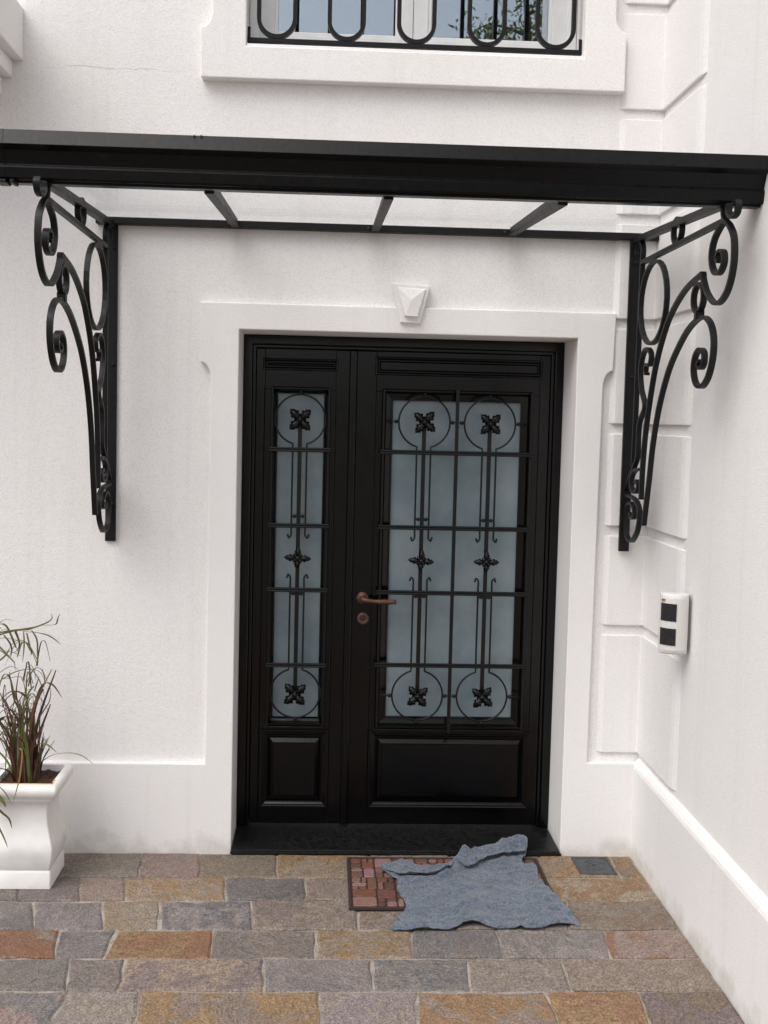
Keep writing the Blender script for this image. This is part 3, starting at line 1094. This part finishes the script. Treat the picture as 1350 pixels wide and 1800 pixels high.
BW, BT = .019, .0105
CUR = {
 'front': [(-.913, 2.440), (-.927, 2.398), (-.972, 2.367), (-1.008, 2.323), (-1.014, 2.250), (-.985, 2.185), (-.935, 2.150), (-.880, 2.146), (-.812, 2.184), (-.772, 2.232), (-.766, 2.254)],
 'arcA': [(-.766, 2.256), (-.640, 2.232), (-.546, 2.197), (-.457, 2.145), (-.405, 2.095), (-.350, 2.025), (-.305, 1.945), (-.262, 1.830), (-.235, 1.740), (-.218, 1.640), (-.212, 1.560), (-.210, 1.480)],
 'spiral': [(-.928, 2.391), (-.889, 2.374), (-.848, 2.345), (-.832, 2.303), (-.845, 2.262), (-.877, 2.238), (-.914, 2.240), (-.938, 2.263), (-.934, 2.291), (-.911, 2.304), (-.886, 2.297), (-.884, 2.280), (-.900, 2.272)],
 'curl': [(-.955, 2.437), (-.958, 2.410), (-.985, 2.391), (-1.020, 2.397), (-1.030, 2.418), (-1.020, 2.432)],
 'arcB': [(-.775, 1.975), (-.758, 1.962), (-.780, 1.950), (-.806, 1.966), (-.803, 1.998), (-.765, 2.012), (-.725, 1.990), (-.715, 1.945), (-.742, 1.903), (-.795, 1.890), (-.848, 1.920), (-.880, 1.980), (-.878, 2.045), (-.836, 2.095), (-.760, 2.114), (-.640, 2.080), (-.510, 1.995), (-.435, 1.915), (-.373, 1.815), (-.325, 1.690), (-.298, 1.560), (-.270, 1.444), (-.256, 1.386)],
 'inner': [(-.045, 2.425), (-.035, 2.450), (-.060, 2.472), (-.098, 2.464), (-.116, 2.432), (-.112, 2.391), (-.110, 2.314), (-.104, 2.087), (-.100, 1.789), (-.094, 1.600)],
 'sscroll': [(-.225, 1.955), (-.205, 1.962), (-.216, 1.990), (-.255, 1.988), (-.266, 2.025), (-.222, 2.050), (-.168, 2.032), (-.142, 1.968), (-.165, 1.898), (-.206, 1.851), (-.208, 1.821), (-.162, 1.780), (-.148, 1.732), (-.148, 1.644), (-.112, 1.602), (-.050, 1.545), (-.016, 1.504)],
 'low': [(-.195, 1.593), (-.135, 1.590), (-.090, 1.565), (-.081, 1.530), (-.105, 1.505), (-.150, 1.504), (-.172, 1.527), (-.155, 1.548), (-.135, 1.538)],
 'bot': [(-.012, 1.484), (-.126, 1.476), (-.186, 1.451), (-.200, 1.410), (-.178, 1.353), (-.110, 1.308), (-.045, 1.326), (-.020, 1.390), (-.035, 1.436), (-.084, 1.456), (-.130, 1.440), (-.134, 1.408), (-.100, 1.398), (-.085, 1.418)],
}
def circ(cy, cz, r, n=28):
    return [(cy+r*math.cos(2*math.pi*k/n), cz+r*math.sin(2*math.pi*k/n)) for k in range(n)]
BMESH = []
def bracket_piece(name, yz, closed=False, w=BW, t=BT):
    bm = bmesh.new()
    add_flatbar(bm, yz, 0, w, t, closed)
    bmesh.ops.recalc_face_normals(bm, faces=bm.faces)
    me = bpy.data.meshes.new(name)
    bm.to_mesh(me); bm.free()
    me.materials.append(M['iron'])
    BMESH.append((name, me))
for nm, key_ in (('scroll_bar', 'front'), ('arc_bar', 'arcA'), ('scroll_end', 'spiral'), ('scroll_end', 'curl'), ('arc_bar', 'arcB'), ('upright_bar', 'inner'), ('scroll_bar', 'sscroll'), ('scroll_end', 'low'), ('scroll_bar', 'bot')):
    bracket_piece(nm, [(p.x, p.y) for p in catmull([Vector((a, b, 0)) for a, b in CUR[key_]], 6)])
bracket_piece('ring', circ(-.264, 2.217, .152), True)
bracket_piece('ring', circ(-.503, 2.437, .043, 18), True)
bracket_piece('ring', circ(-.733, 2.180, .046, 18), True)
bracket_piece('top_bar', [(-.02, 2.486), (-.93, 2.442)], w=.030, t=.022)
bracket_piece('lower_bar', [(-.108, 2.386), (-.935, 2.391)], t=.016)
bracket_piece('collar', [(-.742, 2.110), (-.742, 2.138)], t=.020, w=.028)
pbm = bmesh.new()
add_box(pbm, -.020, .020, -.013, 0.0, 1.256, 2.489)
for z in (1.40, 1.95, 2.40):
    add_lathe(pbm, [(.008, -.013), (.007, -.017), (.004, -.019)], (0.006, 0, z), 'Y', 10)
bmesh.ops.recalc_face_normals(pbm, faces=pbm.faces)
pme = bpy.data.meshes.new('bracket')
pbm.to_mesh(pme); pbm.free()
pme.materials.append(M['iron'])
for x, yy, lab in ((-.4955, FIELD-.001, 'scrolled bracket on the plain wall'), (1.551, -.001, 'scrolled bracket beside the corner blocks')):
    b = link('bracket', pme, None, canopy)
    b.location = (x, yy, 0)
    b['label'] = lab
    for nm, me in BMESH:
        c = link(nm, me, None, b)
        c.location = (0, -yy, 0)

# ================================================================== planter and plant
PX, PY = -.735, -.230
planter = tag(empty('planter', (PX, PY, 0)), 'white square urn-shaped cement planter against the wall', 'planter')
def square_loft(name, prof, mat, r=.012, cap0=True, cap1=True, nseg=3):
    """prof: list of (half width, z) ; rounded square sections"""
    bm = bmesh.new()
    rings = []
    for h, z in prof:
        ring = []
        rr_ = min(r, h*.3)
        for cxs, cys, a0 in ((1, 1, 0), (-1, 1, 90), (-1, -1, 180), (1, -1, 270)):
            for k in range(nseg+1):
                a = R(a0+90*k/nseg)
                ring.append(bm.verts.new((cxs*(h-rr_)+rr_*math.cos(a), cys*(h-rr_)+rr_*math.sin(a), z)))
        rings.append(ring)
    n = len(rings[0])
    for A, B in zip(rings, rings[1:]):
        for k in range(n):
            bm.faces.new((A[k], A[(k+1) % n], B[(k+1) % n], B[k]))
    if cap0: bm.faces.new(list(reversed(rings[0])))
    if cap1: bm.faces.new(rings[-1])
    o = bm_obj(name, bm, mat, planter, smooth=True)
    o.data.set_sharp_from_angle(angle=R(38))
    return o
base = square_loft('base', [(.100, .001), (.103, .004), (.103, .062), (.099, .070), (.088, .073)], 'plaster_pot', .006)
bp = catmull([Vector((h, z, 0)) for h, z in [(.097, .0715), (.101, .082), (.107, .108), (.111, .140), (.109, .165), (.099, .200), (.090, .237), (.087, .270), (.088, .300), (.093, .322), (.099, .338)]], 4)
body = square_loft('body', [(p.x, p.y) for p in bp], 'plaster_pot', .006)
rim = square_loft('rim', [(.106, .336), (.114, .338), (.116, .346), (.122, .352), (.129, .364), (.131, .378), (.128, .390), (.120, .398), (.112, .400), (.104, .400), (.103, .388), (.101, .372)], 'plaster_pot', .010, True, False)
bm = bmesh.new()
add_box(bm, -.111, .111, -.111, -.1025, .395, .4015)
add_box(bm, .1035, .111, -.102, -.060, .395, .4012)
o = bm_obj('worn_lip', bm, 'clay', planter, bevel=.001)
bm = bmesh.new()
add_lathe(bm, [(.0045, .398), (.0045, .4030)], (.093+.0125, -.098, 0), 'Z', 10)
bm_obj('rim_hole_disc', bm, 'keyhole', planter)  # solid dark disc on the rim, shade of a hole as colour
# soil: lumpy sheet
bm = bmesh.new()
n = 22
vs = [[bm.verts.new((-.1015+.203*i/n, -.1015+.203*j/n, .378+.012*noise.fractal(Vector((i*.35, j*.35, 2.2)), 1, 2, 4))) for j in range(n+1)] for i in range(n+1)]
for i in range(n):
    for j in range(n):
        bm.faces.new((vs[i][j], vs[i+1][j], vs[i+1][j+1], vs[i][j+1]))
bm_obj('soil', bm, 'soil', planter)

BLADES = [
('g',-0.23,[(-0.942,0.900),(-0.848,0.936),(-0.765,0.950),(-0.723,0.957),(-0.671,0.979),(-0.656,0.996),(-0.662,1.011)]),
('g',-0.23,[(-0.765,0.950),(-0.691,0.964),(-0.645,0.969),(-0.635,0.992),(-0.625,1.014)]),
('g',-0.23,[(-0.754,0.950),(-0.691,0.946),(-0.649,0.934),(-0.609,0.905)]),
('g',-0.23,[(-0.869,0.931),(-0.848,0.933),(-0.796,0.947),(-0.744,0.952),(-0.719,0.957)]),
('w',-0.23,[(-0.911,0.885),(-0.865,0.935),(-0.836,0.961),(-0.823,0.966)]),
('g',-0.23,[(-0.754,0.946),(-0.748,0.898),(-0.750,0.834)]),
('g',-0.23,[(-0.733,0.946),(-0.714,0.910),(-0.712,0.856),(-0.712,0.802)]),
('g',-0.23,[(-0.744,0.941),(-0.735,0.888),(-0.731,0.860),(-0.743,0.849)]),
('r',-0.23,[(-0.786,0.945),(-0.771,0.909),(-0.771,0.887),(-0.783,0.870)]),
('g',-0.23,[(-0.832,0.929),(-0.811,0.897),(-0.806,0.865),(-0.815,0.837)]),
('g',-0.23,[(-0.869,0.929),(-0.838,0.978),(-0.807,0.998),(-0.775,0.994)]),
('g',-0.23,[(-0.848,0.875),(-0.817,0.854),(-0.789,0.833),(-0.781,0.801)]),
('g',-0.23,[(-0.858,0.779),(-0.806,0.816),(-0.775,0.816),(-0.756,0.791)]),
('g',-0.23,[(-0.848,0.757),(-0.785,0.795),(-0.733,0.808),(-0.691,0.802),(-0.670,0.770)]),
('g',-0.23,[(-0.848,0.757),(-0.785,0.769),(-0.760,0.763),(-0.756,0.737)]),
('g',-0.23,[(-0.739,0.813),(-0.722,0.791),(-0.714,0.759)]),
('g',-0.23,[(-0.754,0.795),(-0.726,0.759),(-0.709,0.716),(-0.701,0.673)]),
('g',-0.23,[(-0.691,0.802),(-0.684,0.770),(-0.688,0.723)]),
('g',-0.23,[(-0.859,0.918),(-0.817,0.923),(-0.765,0.915),(-0.752,0.903)]),
('g',-0.23,[(-0.848,0.871),(-0.796,0.878),(-0.748,0.864)]),
('g',-0.23,[(-0.859,0.822),(-0.827,0.850),(-0.806,0.880)]),
('R',-0.23,[(-0.742,0.383),(-0.730,0.553),(-0.713,0.662),(-0.680,0.738),(-0.642,0.814)]),
('R',-0.23,[(-0.738,0.383),(-0.721,0.564),(-0.697,0.662),(-0.672,0.738),(-0.659,0.781)]),
('R',-0.23,[(-0.732,0.383),(-0.726,0.575),(-0.709,0.662),(-0.688,0.716),(-0.672,0.738)]),
('R',-0.23,[(-0.725,0.383),(-0.709,0.586),(-0.688,0.640),(-0.669,0.673),(-0.665,0.710),(-0.674,0.738)]),
('R',-0.23,[(-0.728,0.383),(-0.721,0.510),(-0.690,0.575),(-0.663,0.641),(-0.646,0.684)]),
('r',-0.23,[(-0.763,0.383),(-0.780,0.574),(-0.806,0.639),(-0.837,0.671)]),
('r',-0.23,[(-0.774,0.383),(-0.806,0.531),(-0.848,0.584)]),
('R',-0.23,[(-0.753,0.383),(-0.760,0.618),(-0.768,0.715),(-0.785,0.758)]),
('g',-0.23,[(-0.755,0.383),(-0.759,0.488),(-0.768,0.574),(-0.753,0.683),(-0.722,0.737)]),
('R',-0.23,[(-0.746,0.383),(-0.751,0.596),(-0.753,0.661)]),
('r',-0.23,[(-0.767,0.383),(-0.785,0.618),(-0.802,0.693),(-0.798,0.769)]),
('R',-0.23,[(-0.784,0.383),(-0.795,0.552),(-0.823,0.660),(-0.848,0.693)]),
('r',-0.23,[(-0.763,0.383),(-0.772,0.596),(-0.806,0.682),(-0.823,0.779)]),
('r',-0.23,[(-0.776,0.383),(-0.818,0.509),(-0.858,0.552)]),
('g',-0.23,[(-0.730,0.383),(-0.743,0.553),(-0.747,0.640),(-0.764,0.694)]),
('g',-0.23,[(-0.715,0.390),(-0.708,0.430),(-0.658,0.476),(-0.594,0.489),(-0.541,0.479),(-0.492,0.442)]),
('w',-0.26,[(-0.831,0.380),(-0.831,0.509),(-0.829,0.595),(-0.814,0.613)]),
('w',-0.23,[(-0.869,0.584),(-0.837,0.613),(-0.806,0.617)]),
('w',-0.23,[(-0.789,0.628),(-0.753,0.640),(-0.722,0.644)]),
('d',-0.37,[(-0.735,0.545),(-0.724,0.528),(-0.732,0.443),(-0.744,0.390),(-0.759,0.337)]),
('w',-0.37,[(-0.85,0.430),(-0.826,0.421),(-0.789,0.390),(-0.769,0.358),(-0.761,0.342)]),
('w',-0.37,[(-0.86,0.398),(-0.830,0.383),(-0.806,0.362),(-0.789,0.341),(-0.783,0.326)]),
('w',-0.37,[(-0.86,0.350),(-0.830,0.332),(-0.799,0.299),(-0.777,0.274),(-0.769,0.235)]),
('g',-0.37,[(-0.87,0.33),(-0.834,0.299),(-0.810,0.263),(-0.785,0.214),(-0.771,0.180)]),
('g',-0.23,[(-0.722,0.737),(-0.739,0.716),(-0.756,0.679)]),
('g',-0.23,[(-0.709,0.727),(-0.697,0.759),(-0.684,0.792)]),
('g',-0.23,[(-0.747,0.670),(-0.722,0.662),(-0.709,0.614)]),
]
plant = tag(empty('potted_grass', (PX, PY, .378)), 'tall arching grass with reddish stems growing in the white planter', 'plant')
plant_bm = {'leaf': bmesh.new(), 'stem': bmesh.new(), 'dead': bmesh.new()}
for k in plant_bm:
    plant_bm[k].verts.layers.float.new('shade')
def blade(kind, pts, w):
    key_ = {'g': 'leaf', 'w': 'leaf', 'r': 'stem', 'R': 'stem', 'd': 'dead'}[kind]
    bm = plant_bm[key_]
    lay = bm.verts.layers.float['shade']
    P = catmull(pts, 4)
    sh = rb.random()
    n = len(P)
    prev = None
    side = Vector((rb.uniform(.3, 1), rb.uniform(-1, 1), 0)).normalized()
    for i, p in enumerate(P):
        t = i/(n-1)
        if kind in 'rR':
            ww = w*(1-.75*t)
        else:
            ww = w*(math.sin(math.pi*min(1, .18+.82*t))**.7+.06)
        d = (P[min(i+1, n-1)]-P[max(i-1, 0)]).normalized()
        s = (side-d*side.dot(d))
        s = s.normalized() if s.length > .05 else d.orthogonal().normalized()
        up = d.cross(s)
        a, b, c = bm.verts.new(p+s*ww), bm.verts.new(p-s*ww), bm.verts.new(p+up*ww*.45)
        for v in (a, b, c): v[lay] = sh*.8+.2*t
        if prev:
            for q in ((0, 1), (1, 2), (2, 0)):
                cur = (a, b, c)
                bm.faces.new((prev[q[0]], prev[q[1]], cur[q[1]], cur[q[0]]))
        prev = (a, b, c)
rb = random.Random(11)
for kind, y, pts in BLADES:
    y0 = y+rb.uniform(-.05, .05) if y > -.3 else y
    if pts[0][1] < .4 and y > -.3:
        y0 = PY+rb.uniform(-.03, .03)
        dy = rb.uniform(-.06, .06)
    else:
        dy = rb.uniform(-.03, .03)
    n = len(pts)
    P3 = [(a-PX, y0+dy*(i/(n-1))-PY, b-.378) for i, (a, b) in enumerate(pts)]
    w = {'g': .0031, 'w': .0062, 'r': .0055, 'R': .0078, 'd': .0028}[kind]
    blade(kind, P3, w)
for k in range(78):     # stiff reddish stems of the clump
    a = rb.uniform(0, 6.28)
    x0, y0 = .045*math.cos(a)-.012, .045*math.sin(a)
    h = rb.uniform(.10, .34)
    ang = rb.uniform(0, 6.28)
    sp = rb.uniform(.03, .16)
    if math.cos(ang) > 0: sp *= .5
    pts = [(x0, y0, 0), (x0+sp*.3*math.cos(ang), y0+sp*.3*math.sin(ang), h*.55), (x0+sp*math.cos(ang), y0+sp*math.sin(ang), h)]
    blade(rb.choice('rrRg'), pts, rb.uniform(.003, .006))
for k in range(46):     # long arching leaves thrown from the stem tops, mostly to the left
    x0, y0, z0 = rb.uniform(-.10, .02), rb.uniform(-.06, .06), rb.uniform(.06, .50)
    ang = rb.uniform(0, 6.28)
    L = rb.uniform(.12, .30)*(.42 if math.cos(ang) > 0 else 1)
    up = rb.uniform(.02, .10)
    dx, dy = math.cos(ang)*L, math.sin(ang)*L*.35
    pts = [(x0, y0, z0), (x0+dx*.30, y0+dy*.3, z0+up), (x0+dx*.65, y0+dy*.65, z0+up*1.05), (x0+dx, y0+dy, z0+up*rb.uniform(-.2, .7))]
    blade(rb.choice('ggr'), pts, rb.uniform(.0022, .0040))
for nm, k in (('leaf_blades', 'leaf'), ('stems', 'stem'), ('dry_blade', 'dead')):
    o = bm_obj(nm, plant_bm[k], k, plant)
    if k != 'dead': o['kind'] = 'stuff'

# ================================================================== doormat
MX0, MX1, MY0, MY1 = .466, 1.232, -.486, -.058
mat_ = tag(empty('doormat', ((MX0+MX1)/2, (MY0+MY1)/2, 0)), 'rubber doormat patterned with reddish stone blocks in front of the step', 'doormat')
ox, oy = (MX0+MX1)/2, (MY0+MY1)/2
bm = bmesh.new()
add_box(bm, MX0-ox, MX1-ox, MY0-oy, MY1-oy, .0035, .009)
bm_obj('backing', bm, 'rubber', mat_, bevel=.003)
bm = bmesh.new()
b_ = .010
for a in ((MX0, MX0+b_, MY0, MY1), (MX1-b_, MX1, MY0, MY1), (MX0+b_, MX1-b_, MY0, MY0+b_), (MX0+b_, MX1-b_, MY1-b_, MY1)):
    add_box(bm, a[0]-ox, a[1]-ox, a[2]-oy, a[3]-oy, .0085, .0125)
bm_obj('border', bm, 'rubber', mat_, bevel=.001)
rm = random.Random(17)
blocks = []
def split(x0, x1, y0, y1):
    w, h = x1-x0, y1-y0
    big = max(w, h)
    if big < .045 or (w*h < .0042 and rm.random() < .5) or (w*h < .009 and w < .13 and h < .08 and rm.random() < .28):
        blocks.append((x0, x1, y0, y1)); return
    t = rm.uniform(.36, .64)
    if w > h*1.15 or (w > h*.75 and rm.random() < .5):
        split(x0, x0+w*t, y0, y1); split(x0+w*t, x1, y0, y1)
    else:
        split(x0, x1, y0, y0+h*t); split(x0, x1, y0+h*t, y1)
split(MX0+.014, MX1-.014, MY0+.014, MY1-.014)
BC = [(112, 70, 60), (126, 78, 64), (104, 74, 64), (140, 100, 90), (150, 112, 106), (96, 66, 58), (120, 84, 70), (128, 84, 62), (154, 120, 116)]
for x0, x1, y0, y1 in blocks:
    g = .0028
    bm = bmesh.new()
    a0, a1, c0, c1 = x0+g-ox, x1-g-ox, y0+g-oy, y1-g-oy
    e = min(.006, (a1-a0)*.25, (c1-c0)*.25)
    def octo(i, z):
        return [bm.verts.new(p+(z,)) for p in ((a0+e+i, c0+i), (a1-e-i, c0+i), (a1-i, c0+e+i), (a1-i, c1-e-i), (a1-e-i, c1-i), (a0+e+i, c1-i), (a0+i, c1-e-i), (a0+i, c0+e+i))]
    lo, hi = octo(0, .0088), octo(0, .0115)
    tp = octo(min(.002, e*.4), .0135)
    for A, B in ((lo, hi), (hi, tp)):
        for k in range(8):
            bm.faces.new((A[k], A[(k+1) % 8], B[(k+1) % 8], B[k]))
    bm.faces.new(tp)
    o = bm_obj('block', bm, 'matblock', mat_)
    c = rm.choice(BC)
    o.color = lin(*[v*.80+rm.uniform(-4, 4) for v in c])

# ================================================================== rag thrown over the mat
RAG = [(.594, -.168), (.64, -.13), (.685, -.104), (.749, -.150), (.825, -.154), (.892, -.112), (.964, -.069), (1.049, -.041), (1.120, .012), (1.196, .050), (1.204, .028), (1.189, -.050), (1.162, -.114), (1.212, -.149), (1.2, -.25), (1.229, -.377), (1.254, -.471), (1.277, -.597), (1.24, -.592), (1.142, -.614), (1.06, -.621), (.983, -.623), (.897, -.598), (.829, -.624), (.77, -.633), (.715, -.637), (.655, -.634), (.608, -.626), (.640, -.55), (.672, -.476), (.660, -.41), (.648, -.356), (.652, -.29), (.625, -.23)]
rp = [Vector((p.x, p.y)) for p in catmull([Vector((a, b, 0)) for a, b in RAG], 4, True)]
def inside(x, y, poly):
    c = False
    n = len(poly)
    for i in range(n):
        a, b = poly[i], poly[i-1]
        if (a.y > y) != (b.y > y) and x < (b.x-a.x)*(y-a.y)/(b.y-a.y)+a.x:
            c = not c
    return c
vco = list(rp)
nb = len(vco)
st = .0085
for i in range(int(.75/st)):
    for j in range(int(.75/st)):
        x, y = .58+i*st+(j % 2)*st*.5, -.66+j*st
        if inside(x, y, rp) and min((Vector((x, y))-p).length for p in rp[::2]) > .006:
            vco.append(Vector((x, y)))
res = delaunay_2d_cdt(vco, [(i, (i+1) % nb) for i in range(nb)], [], 1, 1e-5)
def sstep(a, b, x):
    t = max(0, min(1, (x-a)/(b-a)))
    return t*t*(3-2*t)
def ridge(x, y, ax, ay, bx, by, w, h):
    a, b, p = Vector((ax, ay)), Vector((bx, by)), Vector((x, y))
    d = b-a
    t = max(0, min(1, (p-a).dot(d)/d.length_squared))
    q = (p-(a+d*t)).length
    return h*math.exp(-(q/w)**2)
def rag_z(x, y):
    m = sstep(MY0-.03, MY0+.005, y)*sstep(MX0-.02, MX0, x)*(1-sstep(MX1, MX1+.03, x))
    z = .0045+.0105*m
    z = max(z, .0045+.021*sstep(-.045, -.012, y))
    wx, wy = x+.03*noise.noise(Vector((x*8, y*8, 9.))), y+.03*noise.noise(Vector((x*8, y*8, 3.)))
    z += .0060*noise.fractal(Vector((x*7, y*7, 1.3)), 1, 2, 2)+.003
    z += .009*max(0, 1-abs(noise.noise(Vector((wx*9, wy*17, 4.1))))*6)**1.3
    z += .0045*max(0, 1-abs(noise.noise(Vector((wx*20+wy*9, wy*15, 7.7))))*6)**1.3
    z += .0016*noise.noise(Vector((x*60, y*60, 4.1)))
    z += ridge(x, y, .655, -.285, .835, -.262, .014, .012)      # crease on the left
    z += ridge(x, y, .835, -.262, .930, -.120, .022, .026)      # gathered fold
    z += ridge(x, y, .930, -.110, 1.185, .020, .030, .030)      # rolled flap towards the step
    z += ridge(x, y, .960, -.150, 1.170, -.080, .014, .012)
    z += ridge(x, y, .897, -.600, .905, -.480, .045, .017)      # lifted hem
    z += ridge(x, y, 1.19, -.605, 1.16, -.50, .04, .010)
    z += ridge(x, y, .70, -.60, .72, -.50, .03, .006)
    z += ridge(x, y, 1.0, -.34, 1.19, -.40, .02, .006)
    z -= ridge(x, y, .850, -.215, .905, -.165, .010, .010)
    return max(z, .004)
bm = bmesh.new()
vs = [bm.verts.new((v.x-.92, v.y+.35, rag_z(v.x, v.y))) for v in res[0]]
for f in res[2]:
    try: bm.faces.new([vs[i] for i in f])
    except ValueError: pass
def rag_patch(poly, hfun):
    """folded-over layer of the same cloth"""
    pp = [Vector((p.x, p.y)) for p in catmull([Vector((a, b, 0)) for a, b in poly], 4, True)]
    vc = list(pp)
    m_ = len(vc)
    xs_, ys_ = [p.x for p in pp], [p.y for p in pp]
    y = min(ys_)
    while y < max(ys_):
        x = min(xs_)
        while x < max(xs_):
            if inside(x, y, pp) and min((Vector((x, y))-p).length for p in pp) > .005:
                vc.append(Vector((x, y)))
            x += .009
        y += .009
    r_ = delaunay_2d_cdt(vc, [(i, (i+1) % m_) for i in range(m_)], [], 1, 1e-5)
    vv = [bm.verts.new((v.x-.92, v.y+.35, hfun(v.x, v.y))) for v in r_[0]]
    for f in r_[2]:
        try: bm.faces.new([vv[i] for i in f])
        except ValueError: pass
rag_patch([(.603, -.170), (.685, -.112), (.750, -.156), (.825, -.160), (.880, -.145), (.872, -.200), (.838, -.268), (.750, -.262), (.690, -.284), (.660, -.276), (.640, -.23)],
          lambda x, y: rag_z(x, y)+.006+.010*sstep(-.20, -.285, y))
rag_patch([(.895, -.160), (.964, -.078), (1.049, -.046), (1.120, .006), (1.190, .050), (1.206, .024), (1.186, -.058), (1.110, -.092), (1.040, -.118), (.970, -.172), (.925, -.205)],
          lambda x, y: rag_z(x, y)+.006+.014*sstep(.0, -.14, y-(x-1.0)*.45))
rag = bm_obj('cloth_rag', bm, 'rag', None, smooth=True)
rag.location = (.92, -.35, 0)
md = rag.modifiers.new('thick', 'SOLIDIFY')
md.thickness = .0022
md.offset = 1
tag(rag, 'crumpled blue grey rag thrown across the doormat', 'rag')

# ================================================================== drain cover
drain = tag(empty('drain_cover', (1.4515, -.106, 0)), 'small square cast iron drain cover set in the paving by the corner', 'drain cover')
bm = bmesh.new()
w = .0735
for a in ((-w, w, -w-.004, -w+.008), (-w, w, w-.008, w+.004), (-w, -w+.009, -w+.008, w-.008), (w-.009, w, -w+.008, w-.008)):
    add_box(bm, a[0], a[1], a[2], a[3], -.004, .0065)
bm_obj('frame', bm, 'castiron', drain, bevel=.0015)
bm = bmesh.new()
add_box(bm, -w+.0095, w-.0095, -w+.0085, w-.0085, -.004, .0045)
bm_obj('plate', bm, 'castiron', drain, bevel=.0015)
bm = bmesh.new()
for r_ in (.022, .040):
    add_tube(bm, [(r_*math.cos(a), r_*math.sin(a), .0047) for a in [2*math.pi*k/24 for k in range(24)]], .0022, 6, True)
bm_obj('ribs', bm, 'castiron', drain)
bm = bmesh.new()
add_lathe(bm, [(.008, .003), (.008, .0052)], (0, 0, 0), 'Z', 12)
bm_obj('lift_hole_disc', bm, 'keyhole', drain)  # raised dark disc; the hole's shade is painted, nothing is cut out

# ================================================================== motion sensor
sensor = tag(empty('motion_sensor', (1.597, -.495, .954)), 'white motion sensor box with two dark windows on the side wall', 'motion sensor')
sensor.rotation_euler = (0, 0, R(-14))
def sens_prof(hw, d, flat, n=10):
    """plan outline of the housing: bowed front, straight back"""
    pts = [(hw, 0.020), (hw, 0.0)]
    for k in range(n+1):
        t = k/n
        pts.append((hw-2*hw*t, -.004-d*math.sin(math.pi*t)**.8))
    pts += [(-hw, 0.0), (-hw, .020)]
    return pts
bm = bmesh.new()
zl = [(0.0, .62), (.006, .86), (.016, 1.0), (.11, 1.02), (.20, 1.0), (.210, .88), (.216, .64)]
rings = []
for z, s in zl:
    rings.append([bm.verts.new((u*(.94+.06*s), v*s if v < 0 else v, z)) for u, v in sens_prof(.049, .026, 0)])
n = len(rings[0])
for A, B in zip(rings, rings[1:]):
    for k in range(n):
        bm.faces.new((A[k], A[(k+1) % n], B[(k+1) % n], B[k]))
bm.faces.new(list(reversed(rings[0]))); bm.faces.new(rings[-1])
bm_obj('housing', bm, 'plastic', sensor, bevel=.0015)
box('back_plate', -.046, .051, .0205, .034, .004, .212, 'plastic', sensor, bevel=.003)
box('mount_arm', -.018, .020, .0345, .062, .07, .15, 'plastic', sensor, bevel=.002)
for za, zb_ in ((.034, .094), (.120, .182)):
    bm = bmesh.new()
    n = 8
    top, bot = [], []
    fr = []
    for k in range(n+1):
        t = .44+.53*k/n
        u = .049-2*.049*t
        v = -.004-.0265*math.sin(math.pi*t)**.8*1.0-.0022
        fr.append((u, v))
    pts = fr+[(u, v+.006) for u, v in reversed(fr)]
    add_prism(bm, pts, XY, za, zb_)
    bm_obj('sensor_window', bm, 'lens', sensor)
bm = bmesh.new()
add_box(bm, .0488, .0500, -.004, .0202, .006, .210)
bm_obj('housing_seam', bm, 'lens', sensor)
bm = bmesh.new()
add_box(bm, -.0462, -.034, -.0215, -.012, .192, .1965)
bm_obj('indicator', bm, 'led', sensor)

# ================================================================== trees across the yard (seen in the window glass)
def tree(loc, h, spread, seed, label, nleaf, droop):
    rt = random.Random(seed)
    t = tag(empty('tree', loc), label, 'tree', 'trees reflected in the upper window')
    bm = bmesh.new()
    tips = []
    trunk = [Vector((0, 0, 0))]
    for k in range(1, 7):
        trunk.append(Vector((rt.uniform(-.06, .06)*k, rt.uniform(-.06, .06)*k, h*.85*k/6)))
    add_tube(bm, trunk, [.13*(1-.8*k/6) for k in range(7)], 8)
    for k in range(22):
        z0 = rt.uniform(.38, .84)*h
        i = min(5, int(z0/(h*.85)*6))
        b0 = trunk[i].lerp(trunk[i+1], (z0/(h*.85)*6)-i)
        a = rt.uniform(0, 6.28)
        L = spread*rt.uniform(.5, 1.0)
        d = Vector((math.cos(a), math.sin(a), rt.uniform(.35, .9))).normalized()
        p = [b0, b0+d*L*.4, b0+d*L*.75+Vector((0, 0, -.05*L)), b0+d*L+Vector((0, 0, -.18*L*droop))]
        pts = catmull(p, 3)
        add_tube(bm, pts, [.028*(1-.85*q/(len(pts)-1)) for q in range(len(pts))], 5)
        tips += pts[3:]
    bm_obj('trunk', bm, 'bark', t, smooth=True)
    lm = bmesh.new()
    lay = lm.verts.layers.float.new('shade')
    for k in range(nleaf):
        c = rt.choice(tips)+Vector((rt.gauss(0, .16), rt.gauss(0, .16), rt.gauss(0, .14)-.12*droop))
        d = Vector((rt.uniform(-1, 1), rt.uniform(-1, 1), rt.uniform(-1.6, .3))).normalized()
        s = d.orthogonal().normalized()
        s.rotate(Matrix.Rotation(rt.uniform(0, 6.28), 3, d))
        L, W = rt.uniform(.09, .17), rt.uniform(.014, .024)
        nrm = d.cross(s)*.012
        vs = [lm.verts.new(c), lm.verts.new(c+d*L*.45+s*W+nrm), lm.verts.new(c+d*L), lm.verts.new(c+d*L*.45-s*W+nrm)]
        sh = rt.random()
        for v in vs: v[lay] = sh
        lm.faces.new(vs)
    bm_obj('crown', lm, 'foliage', t, recalc=False)
    return t
tree((2.75, -9.2, -.05), 9.4, 1.5, 4, 'tall loose-leaved tree reflected in the right window pane', 5200, 1.0)
